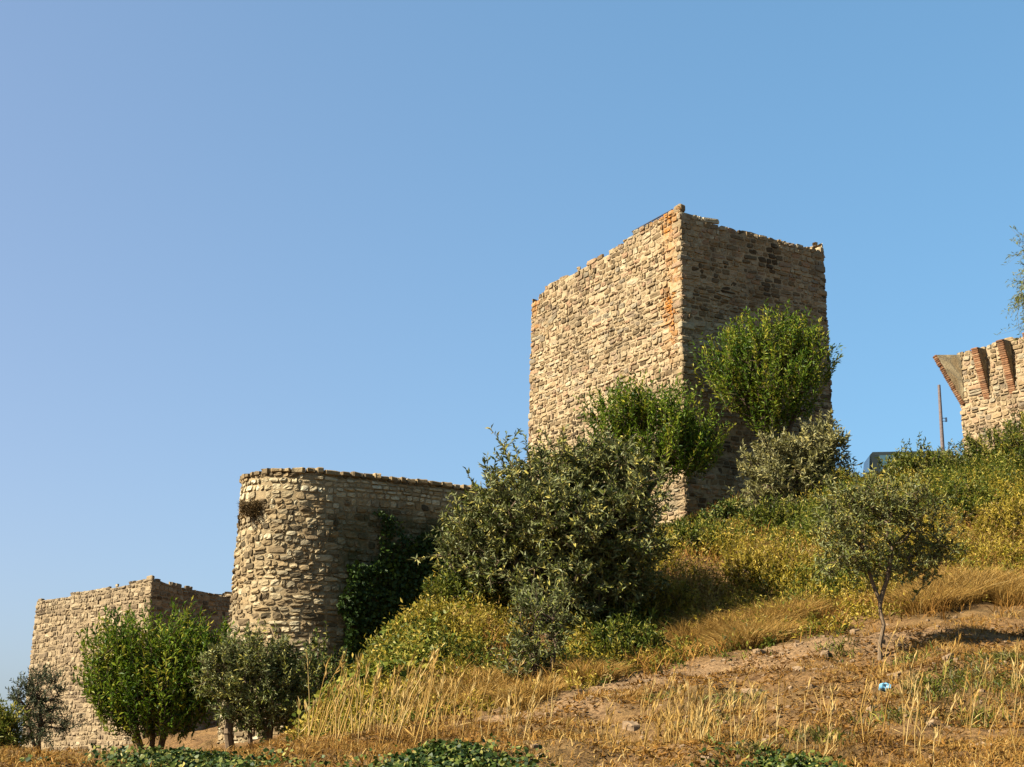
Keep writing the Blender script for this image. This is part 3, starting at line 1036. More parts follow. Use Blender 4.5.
plant('olive_tree', 'pale silvery olive tree at the right foot of the tallest tower', 'tree',
      [[b9, P(800, 505, 40.5), P(797, 475, 40.5)], [b9 + [.2, 0, 0], P(812, 495, 40.5), P(822, 460, 40.5)]],
      [lobe(795, 485, 48, 32, 40.5), lobe(822, 448, 20, 26, 40.6), lobe(770, 465, 24, 22, 40.4), lobe(800, 460, 28, 24, 40.5), lobe(838, 450, 10, 16, 40.5), lobe(775, 510, 36, 20, 40.2)],
      620, (.15, .05, 22), (.55, .45), M['olive_pale'], M['bark'], 50, rmax=.1, lift=.7, wild=.6, tone=(.1, 1))
bw = on(1075, 52)
plant('willow_tree', 'feathery pale green tree reaching in above the hilltop fort', 'tree',
      [[bw, P(1072, 420, 52), P(1066, 330, 52), P(1060, 260, 52)]],
      [lobe(1060, 290, 40, 60, 52), lobe(1030, 245, 16, 24, 52), lobe(1026, 292, 15, 18, 52), lobe(1030, 325, 14, 10, 52), lobe(1070, 240, 26, 30, 52)],
      420, (.16, .03, 16), (.9, .5), M['willow'], M['bark'], 51, rmax=.16, sag=.55, lift=.2)

# --- shrubs: (column, base row or None, distance or None, width px, height px, material, label)
SHRUBS = [
    (917, None, 41.0, 50, 38, 'green', 'grey green bush hiding the right part of the dark vehicle'),
    (950, None, 41.5, 42, 30, 'olive_pale', 'pale bush at the foot of the leaning pole'),
    (990, None, 41.5, 52, 42, 'green', 'green bush on the crest below the fort corbels'),
    (1032, None, 41.0, 50, 52, 'green', 'green bush on the crest cut by the right edge of the picture'),
    (962, None, 36.0, 50, 40, 'green', 'green bush behind and to the right of the olive sapling'),
    (1010, None, 34.0, 44, 30, 'yellow', 'yellow green bush halfway up the slope under the fort'),
    (846, None, 38.5, 34, 16, 'olive_pale', 'silvery bush on the crest just left of the dark vehicle'),
    (836, None, 35.0, 40, 28, 'green', 'green bush behind and to the left of the olive sapling'),
    (775, None, 37.0, 44, 26, 'green', 'olive green bush below the pale silvery olive tree'),
    (735, None, 40.5, 40, 18, 'ivy', 'low dark leafy bush under the shaded tower foot'),
    (700, None, 34.5, 44, 26, 'green', 'olive green bush on the slope beneath the tower corner'),
    (752, None, 32.0, 40, 24, 'yellow', 'golden yellow bush in the middle of the slope'),
    (655, None, 30.5, 50, 36, 'yellow', 'yellow bush at the right side of the large olive'),
    (625, None, 27.0, 44, 30, 'green', 'low bush between the large olive and the upper end of the dirt path'),
    (322, None, 33.0, 56, 84, 'ivy', 'tall dark bush in the shade between the round grey olive tree and the grassy mound'),
    (462, None, 29.5, 46, 26, 'green', 'green bush at the lower left edge of the large olive'),
]
for i, (px, py, Y, w, h, mt, lb) in enumerate(SHRUBS):
    w, h = w * 1.2, h * 1.1
    b = on(px, Y)
    hpx = h
    _, yb = proj(b)
    yb = float(yb)
    lf = {'yellow': (.095, .030, 20), 'green': (.105, .036, 20), 'olive_pale': (.11, .034, 20), 'ivy': (.09, .065, 14)}[mt]
    plant('wild_shrub', lb, 'shrub', [[b, b + [0, 0, .25]], [b + [.15, .05, 0], b + [.25, .05, .3]], [b + [-.15, .05, 0], b + [-.25, .05, .3]]],
          [lobe(px, yb - hpx * .42, w * .5, hpx * .55, Y), lobe(px - w * .28, yb - hpx * .3, w * .32, hpx * .42, Y - .2), lobe(px + w * .28, yb - hpx * .33, w * .32, hpx * .45, Y + .2), lobe(px, yb - hpx * .12, w * .5, hpx * .2, Y - .4)],
          int(150 + w * h * .06), lf, (.42, .4), M[mt], M['bark'], 100 + i, 'wild shrubs on the slope', rmax=.03, lift=1.0, wild=.7, tone=(.0, 1.0))


# ------------------------------------------------------------------ ivy on walls and ground
def ivy_cover(name, label, pts, nrm, size, seed, cat='ivy', tone=(.0, .7), mat='ivy', depth=.15):
    rg = np.random.default_rng(seed)
    org = pts.mean(0)
    n = len(pts)
    acc = Acc()
    b_ = pts + nrm * (rg.random((n, 1)) ** 1.3 * depth)
    d = norm(rg.normal(0, 1, (n, 3)) + np.array([0, 0, -.5]) + nrm * .35)
    s = norm(np.cross(d, nrm + rg.normal(0, .35, (n, 3))))
    L = size * rg.uniform(.6, 1.35, (n, 1))
    nn = np.cross(s, d)
    v = np.stack([b_, b_ + d * L * .35 + s * L * .52 + nn * L * .05, b_ + d * L * .72 + s * L * .3, b_ + d * L * 1.05, b_ + d * L * .72 - s * L * .3, b_ + d * L * .35 - s * L * .52 + nn * L * .05], 1).reshape(-1, 3)
    i = np.arange(n)[:, None] * 6
    acc.add(v, [i + np.array([[0, 1, 2, 5]]), i + np.array([[5, 2, 3, 4]])], np.repeat(np.clip(rg.uniform(*tone, n), 0, 1), 6))
    o = acc.build(name, M[mat], None, org)
    o.location = org
    return tag(o, label, cat)


rg = np.random.default_rng(61)
# wall ivy: grows on the shaded curtain wall
n = 42000
u = ARC + rg.uniform(.2, 8.2, n)
v = rg.uniform(.2, HB, n)
xy = bast_map(u, v, np.full(n, .1))
px_, py_ = proj(xy)
edge = 530 + (px_ - 350) * -.15 + 80 * (vnoise(u, v, 1.3) - .5) + 40 * (vnoise(u, v, .4) - .5)
keep = (py_ > edge + 12 + 55 * sst(395, 330, px_)) & (px_ > 322 + 30 * vnoise(v, u, .8))
keep &= rg.random(n) < sst(-25, 45, py_ - edge - 12) + .05
ivy_cover('wall_ivy', 'dark ivy climbing the shaded curtain wall beside the round bastion', xy[keep], np.repeat([[wn[0], wn[1], 0.]], keep.sum(), 0), .10, 62, tone=(-.1, .42), depth=.22)


def ground_ivy(label, px, py, rx, ry, nden, seed, size=.085, Y=None, h=.25):
    rg = np.random.default_rng(seed)
    c = on(px, Y)
    k = M2(Y)
    n = nden
    a = rg.uniform(0, 6.28, n)
    r = np.abs(rg.normal(0, .62, n)) * (1 + .35 * (vnoise(np.cos(a) * 2, np.sin(a) * 2, .5) - .5))
    kk = vnoise(np.cos(a) * r * 3 + seed, np.sin(a) * r * 3, .7) > .12 + .28 * r
    a, r = a[kk], r[kk]
    n = len(a)
    x = c[0] + np.cos(a) * r * rx * k
    y = c[1] + np.sin(a) * r * ry
    z = zt(x, y) + h * np.exp(-1.6 * r ** 2) * (.5 + vnoise(x, y, .35))
    nr = norm(np.c_[rg.normal(0, .3, n), rg.normal(-.35, .3, n), np.ones(n)])
    return ivy_cover('ground_ivy', label, np.c_[x, y, z], nr, size, seed + 1, tone=(-.2, 1.0), depth=.12)


ground_ivy('leafy ivy patch in front of the wide almond bush', 190, 0, 112, 1.3, 7000, 71, Y=14.3, h=.06, size=.042)
ground_ivy('dense ivy clump at the bottom centre below the reeds', 450, 0, 84, .8, 7000, 72, Y=12.8, h=.08, size=.040)
ground_ivy('low ivy patch at the bottom edge below the blue litter', 790, 0, 80, .8, 2200, 73, Y=12.8, h=.06, size=.038)
# ivy on the ridge of the mound
n = 9000
t_ = rg.random(n)
rp = np.array([on(a, b_)[:2] for a, b_ in ((345, 25.2), (375, 26.3), (405, 27.6), (440, 29.6), (475, 31.5))])
k = t_ * 4
i0 = np.minimum(k.astype(int), 3)
xy = rp[i0] + (rp[i0 + 1] - rp[i0]) * (k - i0)[:, None] + rg.normal(0, .42, (n, 2)) + np.array([.25, 0])
keep = vnoise(xy[:, 0], xy[:, 1], .5) > .33
xy = xy[keep]
z = zt(xy[:, 0], xy[:, 1]) + .12 + .2 * vnoise(xy[:, 0], xy[:, 1], .6)
ivy_cover('ground_ivy', 'pale leafy creeper trailing down the mound edge beside the shaded wall', np.c_[xy, z - .08], norm(np.c_[rg.normal(-.3, .3, len(xy)), rg.normal(-.3, .3, len(xy)), np.ones(len(xy))]), .10, 75, cat='creeper', tone=(.25, 1), mat='green', depth=.2)


# plants growing from the masonry
def wall_tuft(label, p, n, r, h, seed, mat='rust', nrm=(0, -1, 0), name='wall_plant'):
    rg = np.random.default_rng(seed)
    acc = Acc()
    b_ = p + np.clip(rg.normal(0, 1, (n, 3)), -1.5, 1.5) * np.array([r, r * .3, r * .5])
    d = norm(rg.normal(0, .6, (n, 3)) + np.array(nrm) * .6 + np.array([0, 0, .5]))
    L = h * rg.uniform(.5, 1.2, n)
    leaves(acc, b_, d, L, np.full(n, .022), rg, rg.random(n), .2)
    o = acc.build(name, M[mat], None, p)
    o.location = p
    return tag(o, label, 'plant')


for k, (ua, vv) in enumerate([(0, 0)]):
    pa = bast_map(ARC - Rb * R(70), HB - 1.15, .05)
    wall_tuft('brown dry plant hanging from the round bastion below its rim', pa, 1300, .26, .2, 81, 'dry', (-.6, -.8, 0))
f_l = lambda s, dz: np.array([*(ct[:2] + dl * wl * s), hT + dz])


# ------------------------------------------------------------------ grass (nobody could count it)
def blades(acc, base, h, w, lean, rg, tone, curl=.35):
    n = len(base)
    d = norm(np.array([0, 0, 1.]) + lean)
    side = norm(np.cross(d, rg.normal(0, 1, (n, 3))))
    h, w = h[:, None], w[:, None]
    ln = lean.copy()
    ln[:, 2] = 0
    mid = base + d * h * .55
    tip = base + d * h + ln * h * curl - np.array([0, 0, 1.]) * h * curl * .35
    v = np.stack([base - side * w / 2, base + side * w / 2, mid + side * w * .4, mid - side * w * .4, tip], 1).reshape(-1, 3)
    i = np.arange(n)[:, None] * 5
    acc.add(v, [i + np.array([[0, 1, 2, 3]]), i + np.array([[3, 2, 4]])], np.repeat(tone, 5))


def scatter(n, x0, x1, y0, y1, rg):
    x, y = rg.uniform(x0, x1, n), rg.uniform(y0, y1, n)
    z = zt(x, y)
    p = np.c_[x, y, z]
    a, b_ = proj(p)
    ok = (a > -60) & (a < 1085) & (b_ < 830)
    return p[ok], a[ok], b_[ok]


rg = np.random.default_rng(91)
# 1 long dry grass over the upper slope and the mound
p, a, b_ = scatter(420000, -8, 21, 19.5, 46, rg)
pd = path_dist(p[:, 0], p[:, 1])
lip = np.interp(a, [250, 430, 520, 640, 740, 820, 900, 960, 1040], [735, 722, 714, 683, 661, 645, 631, 621, 614])
above = b_ < lip - 2 + 26 * (vnoise(p[:, 0] + 5, p[:, 1], .5) - .62)
cl = vnoise(p[:, 0], p[:, 1], .9)
cl2 = vnoise(p[:, 0] + 40, p[:, 1], .35)
ridge = np.interp(b_, [520, 560, 590, 640, 680, 720], [490, 470, 440, 400, 350, 300])
dens = above * sst(.35, .65, .55 * cl + .45 * cl2) * sst(.2, .8, pd) * (a > ridge - 6)
k = rg.random(len(p)) < dens * (.22 - .22 * sst(470, 420, a))
p, a, b_, cl = p[k], a[k], b_[k], cl[k]
n = len(p)
acc = Acc()
wind = np.c_[rg.normal(.04, .42, n), rg.normal(-.05, .42, n), np.zeros(n)]
hh = rg.uniform(.15, .55, n) * (.5 + .8 * cl)
tn = np.clip(.25 + .5 * vnoise(p[:, 0] + 9, p[:, 1], 1.6) + rg.normal(0, .16, n), 0, 1)
blades(acc, p, hh, rg.uniform(.012, .024, n), wind, rg, tn)
print("long grass", n)
o = acc.build('dry_grass', M['rust'])
tag(o, 'long golden brown dry grass covering the upper slope', 'grass', kind='stuff')
# 2 soft golden tussocks
TUS = [(465, 700, .8, .5), (500, 690, .7, .5), (440, 712, .6, .4), (525, 702, .5, .4)]
for _ in range(20):
    tx = rg.uniform(590, 1040)
    ly = np.interp(tx, [590, 640, 740, 820, 900, 960, 1040], [692, 678, 655, 638, 622, 612, 604])
    TUS.append((tx, ly - 3 - 48 * rg.random() ** 1.4, rg.uniform(.3, .6), rg.uniform(.3, .62)))
for tx, ty in ((925, 608), (955, 602), (985, 596), (1010, 600), (940, 592), (970, 588), (700, 646), (745, 636), (790, 622)):
    TUS.append((tx, ty, .6, .62))
acc = Acc()
for (tx, ty, rr, hh_) in TUS:
    c = G(tx, ty)
    n = int(2600 * rr)
    an, ra = rg.uniform(0, 6.28, n), np.sqrt(rg.random(n)) * rr
    x, y = c[0] + np.cos(an) * ra, c[1] + np.sin(an) * ra
    ln = np.c_[np.cos(an) * ra / rr * .55 + rg.normal(0, .32, n), np.sin(an) * ra / rr * .55 + rg.normal(0, .32, n), np.zeros(n)]
    blades(acc, np.c_[x, y, zt(x, y)], hh_ * rg.uniform(.45, 1.1, n), rg.uniform(.008, .016, n), ln, rg, np.clip(rg.normal(.45, .2, n) + rg.normal(0, .08), 0, 1), .5)
o = acc.build('golden_tussocks', M['straw'])
tag(o, 'soft golden tussock grass along the top of the dry bank', 'grass', kind='stuff')
# 3 short stubble on the lower bank
p, a, b_ = scatter(330000, -12, 17, 11.5, 27.5, rg)
lip = np.interp(a, [-60, 250, 430, 520, 640, 740, 820, 900, 960, 1090], [760, 740, 722, 714, 683, 661, 645, 631, 621, 610])
cl = vnoise(p[:, 0] + 70, p[:, 1], 1.0)
cl2 = vnoise(p[:, 0], p[:, 1] + 30, .3)
pd = path_dist(p[:, 0], p[:, 1])
dens = (b_ > lip - 3) * sst(.38, .7, .5 * cl + .5 * cl2) * sst(.1, .9, pd)
dens = dens + .55 * sst(722, 750, b_)
k = rg.random(len(p)) < dens * .68
p, cl = p[k], cl[k]
n = len(p)
acc = Acc()
ln = np.c_[rg.normal(.05, .45, n), rg.normal(0, .45, n), np.zeros(n)]
blades(acc, p, rg.uniform(.03, .15, n) * (.4 + cl), rg.uniform(.006, .013, n), ln, rg, np.clip(.1 + .75 * vnoise(p[:, 0], p[:, 1] + 5, 1.3) + rg.normal(0, .2, n), 0, 1), .5)
print("stubble", n)
acc.mi = [(np.random.default_rng(5).random(len(m_)) < .55).astype(int) for m_ in acc.mi]
o = acc.build('dry_stubble', [M['straw'], M['rust']])
tag(o, 'short dry straw stubble over the lower bank', 'grass', kind='stuff')
# 4 tall straw stalks with seed heads
acc = Acc()


def stalks(n, region, hlo, hhi, rg, fat=1.0):
    pts = []
    while len(pts) < n:
        qx, qy = rg.uniform(region[0], region[1]), rg.uniform(region[2], region[3])
        g = on(qx, qy)
        if vnoise(g[0] * 1.0, g[1], .45) + rg.normal(0, .12) > .40:
            pts.append(g)
    b_ = np.array(pts)
    n = len(b_)
    d = norm(np.c_[rg.normal(.12, .12, n), rg.normal(0, .12, n), np.ones(n)])
    h = rg.uniform(hlo, hhi, n)
    bend = np.c_[rg.normal(.05, .06, n), np.zeros(n), np.zeros(n)] * h[:, None]
    A0, A1, A2 = b_, b_ + d * (h * .55)[:, None], b_ + d * h[:, None] + bend
    tn = np.clip(rg.normal(.72, .2, n), 0, 1)
    rr = rg.uniform(.006, .012, n) * fat
    tubes(acc, A0, A1, rr, rr * .8, 4, np.repeat(tn, 8))
    tubes(acc, A1, A2, rr * .8, rr * .5, 4, np.repeat(tn, 8))
    d2 = norm(A2 - A1)
    for _ in range(7):
        s = rg.uniform(.55, 1.05, n)[:, None]
        leaves(acc, A1 + (A2 - A1) * s, d2 + rg.normal(0, .22, (n, 3)), rg.uniform(.07, .17, n), rg.uniform(.018, .038, n) * fat, rg, np.clip(tn + rg.normal(0, .1, n), 0, 1), .2)
    for _ in range(2):
        s = rg.uniform(.1, .8, n)[:, None]
        leaves(acc, A0 + (A1 - A0) * s, d + rg.normal(0, .5, (n, 3)), rg.uniform(.15, .32, n), rg.uniform(.012, .024, n) * fat, rg, np.clip(tn + rg.normal(0, .1, n), 0, 1), .2)


stalks(75, (296, 430, 16.5, 22.0), .45, 1.05, rg, .7)
stalks(40, (430, 560, 16.5, 21.5), .3, .75, rg, .6)
stalks(70, (640, 760, 14.5, 19.5), .22, .6, rg, .55)
stalks(40, (860, 1030, 14.5, 21.0), .3, .75, rg, .55)
stalks(45, (560, 1030, 14.0, 18.0), .2, .45, rg, .55)
o = acc.build('straw_stalks', M['straw'])
tag(o, 'tall pale straw stalks with dry seed heads along the foot of the bank', 'grass', kind='stuff')
# 5 green weeds low on the bank
acc = Acc()
for (tx, ty, rr, n) in [(930, 690, .6, 500), (960, 680, .6, 500), (1000, 660, .7, 600), (910, 660, .5, 260), (840, 655, .4, 160), (820, 740, .5, 220), (700, 725, .4, 160), (980, 720, .6, 300), (760, 755, .5, 200), (660, 700, .4, 120), (1010, 690, .6, 400), (890, 720, .5, 200), (730, 700, .5, 160)]:
    c = G(tx, ty)
    an, ra = rg.uniform(0, 6.28, n), rg.random(n) * rr
    x, y = c[0] + np.cos(an) * ra, c[1] + np.sin(an) * ra
    blades(acc, np.c_[x, y, zt(x, y)], rg.uniform(.04, .22, n), rg.uniform(.01, .02, n), np.c_[rg.normal(0, .55, (n, 2)), np.zeros(n)], rg, rg.uniform(.0, 1, n), .4)
acc.mi = [(np.random.default_rng(6).random(len(m_)) < .5).astype(int) for m_ in acc.mi]
o = acc.build('green_weeds', [M['dull'], M['green']])
tag(o, 'low dull green weeds scattered on the dry bank', 'weeds', kind='stuff')
# leaf litter lying on the bank
p, a, b_ = scatter(190000, -12, 17, 11.5, 27.5, rg)
cl = vnoise(p[:, 0] + 20, p[:, 1] + 3, .5)
k = (b_ > np.interp(a, [-60, 250, 430, 520, 640, 740, 820, 900, 960, 1090], [760, 740, 722, 714, 683, 661, 645, 631, 621, 610]) - 2) & (rg.random(len(p)) < sst(.3, .7, cl) * .8)
p = p[k]
n = len(p)
acc = Acc()
leaves(acc, p + np.array([0, 0, .01]), np.c_[rg.normal(0, 1, (n, 2)), rg.normal(.25, .35, n)], rg.uniform(.04, .13, n), rg.uniform(.015, .04, n), rg, np.clip(.55 * vnoise(p[:, 0], p[:, 1], .8) + rg.normal(.12, .25, n), 0, 1), 1.2)
o = acc.build('leaf_litter', M['rust'])
tag(o, 'brown dead leaves and straw bits littering the lower bank', 'leaf litter', kind='stuff')
# weedy undergrowth over the whole slope
p, a, b_ = scatter(150000, -6, 21, 17, 47, rg)
lip = np.interp(a, [250, 430, 520, 640, 740, 820, 900, 960, 1040], [750, 730, 708, 678, 657, 640, 622, 608, 592])
ridge = np.interp(b_, [520, 560, 590, 640, 680, 720, 745], [490, 470, 440, 400, 350, 315, 296])
cl = vnoise(p[:, 0], p[:, 1] + 60, .8)
dens = sst(-6, 30, lip - b_) * (a > ridge - 6) * sst(.15, .55, cl)
k = rg.random(len(p)) < dens * .6
p, a, b_ = p[k], a[k], b_[k]
n = len(p)
nl = 15
mound = a < 560
hgt_f = np.clip((lip[k] - b_) / 60, .35, 1)
pick = .6 * vnoise(p[:, 0] + 33, p[:, 1], 1.7) + .4 * rg.random(n) + .12 * sst(60, 150, lip[k] - b_)
kind_ = np.where(pick > .58 + .08 * mound, 0, np.where(pick > .27, 1, 2))
h = rg.uniform(.22, .8, n) * np.where(mound, .7, 1.1) * hgt_f * np.where((a > 850) & (a < 892) & (b_ < 500), .4, 1) * np.where((a > 640) & (a < 800) & (b_ < 556), .35, 1)
d = norm(np.c_[rg.normal(0, .28, (n, 2)), np.ones(n)])
acc = Acc()
tn = rg.uniform(.0, 1.0, n)
for mi in (0, 1, 2):
    msk = kind_ == mi
    q, dq, hq, tq = p[msk], d[msk], h[msk], tn[msk]
    m_ = len(q)
    tubes(acc, q, q + dq * hq[:, None], np.full(m_, .005), np.full(m_, .002), 3, np.repeat(tq, 6))
    acc.mi[-1][:] = mi
    t_ = rg.uniform(.12, 1.05, (m_, nl))
    bs = (q[:, None] + dq[:, None] * (hq[:, None] * t_)[..., None]).reshape(-1, 3) + rg.normal(0, .05, (m_ * nl, 3))
    ld = norm(rg.normal(0, 1, (m_ * nl, 3))) + np.array([0, 0, .5])
    lw = (.020, .045) if mi < 2 else (.010, .022)
    leaves(acc, bs, ld, rg.uniform(.05, .13, m_ * nl), rg.uniform(*lw, m_ * nl), rg, np.clip(np.repeat(tq, nl) + rg.normal(0, .18, m_ * nl), 0, 1), .4)
    acc.mi[-1][:] = mi
print('undergrowth', n)
o = acc.build('undergrowth', [M['green'], M['yellow'], M['straw']])
tag(o, 'weedy green, yellow and straw undergrowth over the slope and the mound', 'undergrowth', kind='stuff')
# 6 stones and clods on the bank
acc = Acc()
p, a, b_ = scatter(5200, -3, 17, 12.5, 27.5, rg)
lip = np.interp(a, [520, 640, 740, 820, 900, 960, 1090], [714, 683, 661, 645, 631, 621, 610])
k = (a > 500) & (b_ > lip - 8)
p = p[k]
pd = path_dist(p[:, 0], p[:, 1])
p = p[(pd < .9) | (rg.random(len(p)) < .35)]
n = len(p)
s = rg.uniform(.010, .030, n) * (1 + 1.6 * (rg.random(n) < .09) * rg.random(n) * 1.6)
an = rg.uniform(0, 6.28, n)
ax = np.c_[np.cos(an), np.sin(an), rg.normal(0, .2, n)]
rboxes(acc, p + np.array([0, 0, .008]), norm(ax), norm(np.c_[-np.sin(an), np.cos(an), rg.normal(0, .2, n)]), UPV, s * 1.3, s, s * .7, rg, rough=.22)
o = acc.build('loose_gravel', M['clod'])
tag(o, 'loose stones and clods along the dirt path', 'gravel', kind='stuff')


# ------------------------------------------------------------------ built things on the hill
def box(acc, c, ax, ay, az, hx, hy, hz, tone=.5, mi=0):
    c = np.asarray(c, float)
    ax, ay, az = [np.asarray(q, float) for q in (ax, ay, az)]
    v = [c + ax * hx * i + ay * hy * j + az * hz * k for k in (-1, 1) for j in (-1, 1) for i in (-1, 1)]
    acc.add(v, [[(0, 2, 3, 1), (4, 5, 7, 6), (0, 1, 5, 4), (2, 6, 7, 3), (0, 4, 6, 2), (1, 3, 7, 5)]], tone, mi)


M['pole'] = plain_mat('weathered_pole', (0.13, 0.10, 0.09), .8, var=.35, scale=18)
M['rail'] = plain_mat('dark_blue_rail', (0.05, 0.07, 0.11), .5, .3, var=.2)
M['paint'] = plain_mat('dark_green_paint', (0.010, 0.017, 0.017), .6, var=.12, scale=4, spec=.25)
M['tyre'] = plain_mat('tyre_rubber', (0.02, 0.02, 0.02), .9, var=.2)
M['rim'] = plain_mat('grey_steel', (0.35, 0.35, 0.36), .4, .8, var=.1)
M['lamp'] = plain_mat('lamp_lens', (0.45, 0.10, 0.05), .3, var=.1)
m, nt, out = newmat('tinted_glass')
b = finish(nt, out, (0.03, 0.06, 0.07), .12, .8)
M['glass'] = m

# pole
Yp = 47.0
pb, ptop = on(946, Yp), P(939, 385, Yp)
pt = empty('utility_pole', pb, 'thin weathered pole leaning slightly beside the hilltop fort', 'pole')
acc = Acc()
q = [pb + (ptop - pb) * s for s in np.linspace(0, 1, 7)]
for k in range(6):
    tubes(acc, [q[k]], [q[k + 1]], [.078 - .005 * k], [.073 - .005 * k], 10)
e = ptop + np.array([0, 0, .015])
tubes(acc, [ptop], [e], [.036], [.005], 10)
acc.build('shaft', M['pole'], pt, pb, smooth=True)
acc = Acc()
c = P(943, 420, Yp)
for dz in (-.05, .05):
    tubes(acc, [c + [-.06, -.05, dz]], [c + [.1, -.05, dz]], [.012], [.012], 6)
box(acc, c + [.09, -.05, 0], (1, 0, 0), (0, 1, 0), UPV, .025, .03, .07)
acc.build('bracket', M['rail'], pt, pb)

# parked dark vehicle behind the crest (x = along its length)
Yv = 47.5
vb = P(864, 452, Yv)
zr = vb[2] + .02
ang = R(-5)
vx, vy = np.array([math.cos(ang), math.sin(ang), 0]), np.array([-math.sin(ang), math.cos(ang), 0])
vo = np.array([vb[0], vb[1], 0]) + vx * 2.2 + vy * .85
vo[2] = float(zt(vo[0], vo[1])) - .02
HV = max(1.75, zr - vo[2])
vt = empty('parked_car', vo, 'dark boxy vehicle with only its roof showing above the crest bushes', 'vehicle')
print('vehicle height', HV, vo)


def V(l, w, z):
    return vo + vx * l + vy * w + UPV * z


def extr(acc, prof, wid, inset=None, mi=0):
    """closed profile in (length, height), width tapering with height"""
    n = len(prof)
    v = [V(l, s * wid(z), z) for s in (-1, 1) for (l, z) in prof]
    k = np.arange(n)
    acc.add(v, [np.stack([k, (k + 1) % n, (k + 1) % n + n, k + n], -1), np.array([k]), np.array([k[::-1] + n])], .5, mi)


zs = HV - .72
wid = lambda z: .86 if z < zs else .86 - .13 * (z - zs) / .72
acc = Acc()
extr(acc, [(-2.0, .35), (-2.07, .6), (-2.05, zs), (-1.97, HV - .07), (-1.90, HV), (.55, HV), (.68, HV - .05), (1.05, zs), (2.0, zs - .12), (2.1, zs - .3), (2.08, .4), (1.9, .33)], wid)
acc.build('body', M['paint'], vt, vo)
for s in (-1, 1):
    acc = Acc()
    for (l0, l1) in ((-1.72, -.75), (-.66, .1), (.18, .62)):
        top_l1 = l1 if l1 < .5 else l1 - .05
        vv = [V(l0, s * (wid(zs + .06) + .006), zs + .06), V(l1 + (.3 if l1 > .5 else 0), s * (wid(zs + .06) + .006), zs + .06), V(top_l1, s * (wid(HV - .12) + .006), HV - .12), V(l0 + .03, s * (wid(HV - .12) + .006), HV - .12)]
        acc.add(vv, [[(0, 1, 2, 3)] if s < 0 else [(3, 2, 1, 0)]])
    acc.build('side_window', M['glass'], vt, vo)
acc = Acc()
acc.add([V(-2.045, -.74, zs + .05), V(-2.045, .74, zs + .05), V(-1.982, .66, HV - .11), V(-1.982, -.66, HV - .11)], [[(3, 2, 1, 0)]])
acc.v[0] = acc.v[0] - vx * .014
acc.build('rear_window', M['glass'], vt, vo)
acc = Acc()
acc.add([V(.70, -.66, HV - .07), V(.70, .66, HV - .07), V(1.03, .74, zs + .04), V(1.03, -.74, zs + .04)], [[(0, 1, 2, 3)]])
acc.v[0] = acc.v[0] + vx * .014 + UPV * .008
acc.build('windscreen', M['glass'], vt, vo)
for l in (-1.3, 1.35):
    for s in (-1, 1):
        acc = Acc()
        tubes(acc, [V(l, s * .68, .34)], [V(l, s * .88, .34)], [.34], [.34], 20)
        th = np.arange(20) / 20 * 6.283
        for wpos in (.68, .88):
            ring = np.array([V(l + .34 * math.cos(t), s * wpos, .34 + .34 * math.sin(t)) for t in th])
            acc.add(ring, [np.array([np.arange(20)])])
        wo = acc.build('wheel', M['tyre'], vt, vo)
        acc = Acc()
        tubes(acc, [V(l, s * .885, .34)], [V(l, s * .9, .34)], [.2], [.17], 16)
        th = np.arange(16) / 16 * 6.283
        acc.add(np.array([V(l + .17 * math.cos(t), s * .9, .34 + .17 * math.sin(t)) for t in th]), [np.array([np.arange(16)])])
        acc.build('rim', M['rim'], wo, vo)
for s in (-1, 1):
    acc = Acc()
    box(acc, V(-2.065, s * .7, zs - .12), vx, vy, UPV, .02, .07, .1)
    acc.build('tail_lamp', M['lamp'], vt, vo)
    acc = Acc()
    box(acc, V(2.09, s * .62, zs - .38), vx, vy, UPV, .025, .12, .07)
    acc.build('headlight', M['rim'], vt, vo)
acc = Acc()
box(acc, V(-2.1, 0, .48), vx, vy, UPV, .05, .84, .09)
acc.build('bumper', M['tyre'], vt, vo)

# railing on top of the great tower
s0, s1 = solve_t(ct[0], ct[1], hT, *dl, 664) / wl, solve_t(ct[0], ct[1], hT, *dl, 624) / wl
inn = -np.array([-dl[1], dl[0]])
inn = inn if inn @ dr > 0 else -inn
ra = np.array([*(ct[:2] + dl * wl * s0 + inn * .35), hT + .20])
rb = np.array([*(ct[:2] + dl * wl * s1 + inn * .35), hT + .16])
rt = empty('metal_railing', (*((ra + rb)[:2] / 2), hT - .7), 'thin dark metal rail on the top edge of the tallest tower', 'railing')
acc = Acc()
tubes(acc, [ra], [rb], [.03], [.03], 8)
acc.build('rail', M['rail'], rt, np.array(rt.location))
for s in (.03, .5, .97):
    p = ra + (rb - ra) * s
    acc = Acc()
    tubes(acc, [p], [p - [0, 0, 1.0]], [.024], [.024], 8)
    acc.build('post', M['rail'], rt, np.array(rt.location))

# litter: a crumpled pale blue bag
lp = G(885, 693)
M['bag'] = plain_mat('pale_blue_plastic', (0.14, 0.36, 0.50), .5, var=.2, scale=30, spec=.5)
th, ph = np.meshgrid(np.linspace(0, 2 * np.pi, 25)[:-1], np.linspace(0, np.pi, 13))
r_ = .056 * (1 + .35 * np.sin(3 * th + 2 * ph) * np.sin(ph) + .22 * np.sin(7 * th - 3 * ph) * np.sin(ph) + .15 * np.sin(5 * ph + th))
pts = np.stack([r_ * np.sin(ph) * np.cos(th) * 1.25, r_ * np.sin(ph) * np.sin(th), r_ * np.cos(ph) * .85], -1).reshape(-1, 3)
i = np.arange(13 * 24).reshape(13, 24)
j = np.roll(i, -1, 1)
me = mesh('plastic_bag', pts, [np.stack([i[:-1], j[:-1], j[1:], i[1:]], -1).reshape(-1, 4)], M['bag'])
o = link('plastic_bag', me, None, tuple(lp + np.array([0, 0, .06])))
tag(o, 'crumpled pale blue plastic litter on the dry bank below the sapling', 'litter')

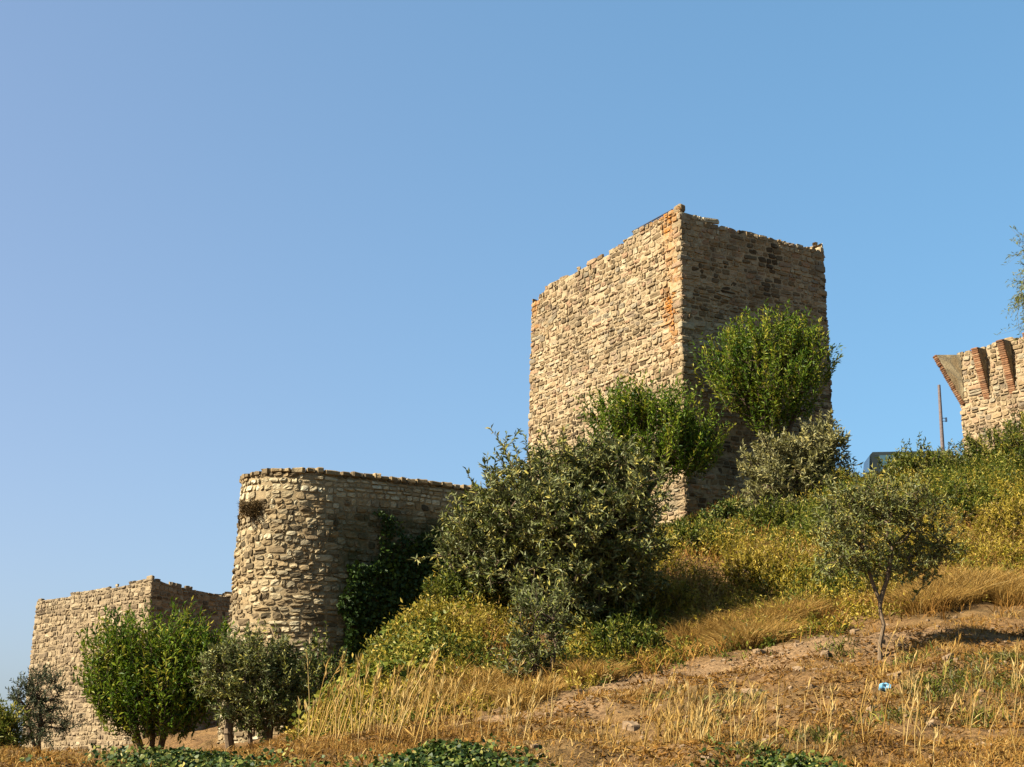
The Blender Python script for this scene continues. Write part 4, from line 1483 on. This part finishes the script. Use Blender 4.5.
# ------------------------------------------------------------------ camera, sky and sun
cam = bpy.data.cameras.new('camera')
cam.sensor_width = 36
cam.lens = F / 1024 * 36
cam.clip_end = 9000
co = bpy.data.objects.new('camera', cam)
COL.objects.link(co)
co.rotation_euler = (math.pi / 2 + PITCH, 0, 0)
SC.camera = co

SUN_AZ = R(24)          # sun stands to the left, a little behind the eye
SUN_EL = R(41)
sdir = np.array([-math.cos(SUN_AZ) * math.cos(SUN_EL), -math.sin(SUN_AZ) * math.cos(SUN_EL), math.sin(SUN_EL)])
sl = bpy.data.lights.new('sun', 'SUN')
sl.energy = 5.0
sl.angle = R(.53)
sl.color = (1.0, .91, .77)
so = bpy.data.objects.new('sun', sl)
COL.objects.link(so)
from mathutils import Vector
so.rotation_euler = Vector(-sdir).to_track_quat('-Z', 'Y').to_euler()

w = bpy.data.worlds.new('World')
SC.world = w
w.use_nodes = True
nt = w.node_tree
sky = nt.nodes.new('ShaderNodeTexSky')
sky.sky_type = 'NISHITA'
sky.sun_disc = False
sky.sun_elevation = SUN_EL
sky.sun_rotation = math.atan2(sdir[0], sdir[1])
sky.altitude = 600
sky.air_density = 1.0
sky.dust_density = 3.0
sky.ozone_density = 1.6
bg = nt.nodes['Background']
bg.inputs['Strength'].default_value = .0785
gm = node(nt, 'ShaderNodeGamma')
gm.inputs['Gamma'].default_value = .6
nt.links.new(sky.outputs[0], gm.inputs['Color'])
tc = node(nt, 'ShaderNodeTexCoord')
dt = node(nt, 'ShaderNodeVectorMath', operation='DOT_PRODUCT')
nt.links.new(tc.outputs['Generated'], dt.inputs[0])
dt.inputs[1].default_value = (-.92, .0, -.38)
hz = node(nt, 'ShaderNodeMapRange', interpolation_type='SMOOTHSTEP')
hz.inputs['From Min'].default_value = -.45
hz.inputs['From Max'].default_value = .45
hz.inputs['To Max'].default_value = .8
nt.links.new(dt.outputs['Value'], hz.inputs['Value'])
tint = mixc(nt, hz.outputs['Result'], (.58, .955, 1.18), (.90, .91, 1.06))
nt.links.new(mixc(nt, 1.0, gm.outputs[0], tint, 'MULTIPLY'), bg.inputs['Color'])

SC.view_settings.view_transform = 'Standard'
SC.view_settings.look = 'None'
SC.view_settings.exposure = 1.95
SC.view_settings.gamma = 1.0
SC.cycles.max_bounces = 6
SC.cycles.diffuse_bounces = 3
SC.cycles.transparent_max_bounces = 4
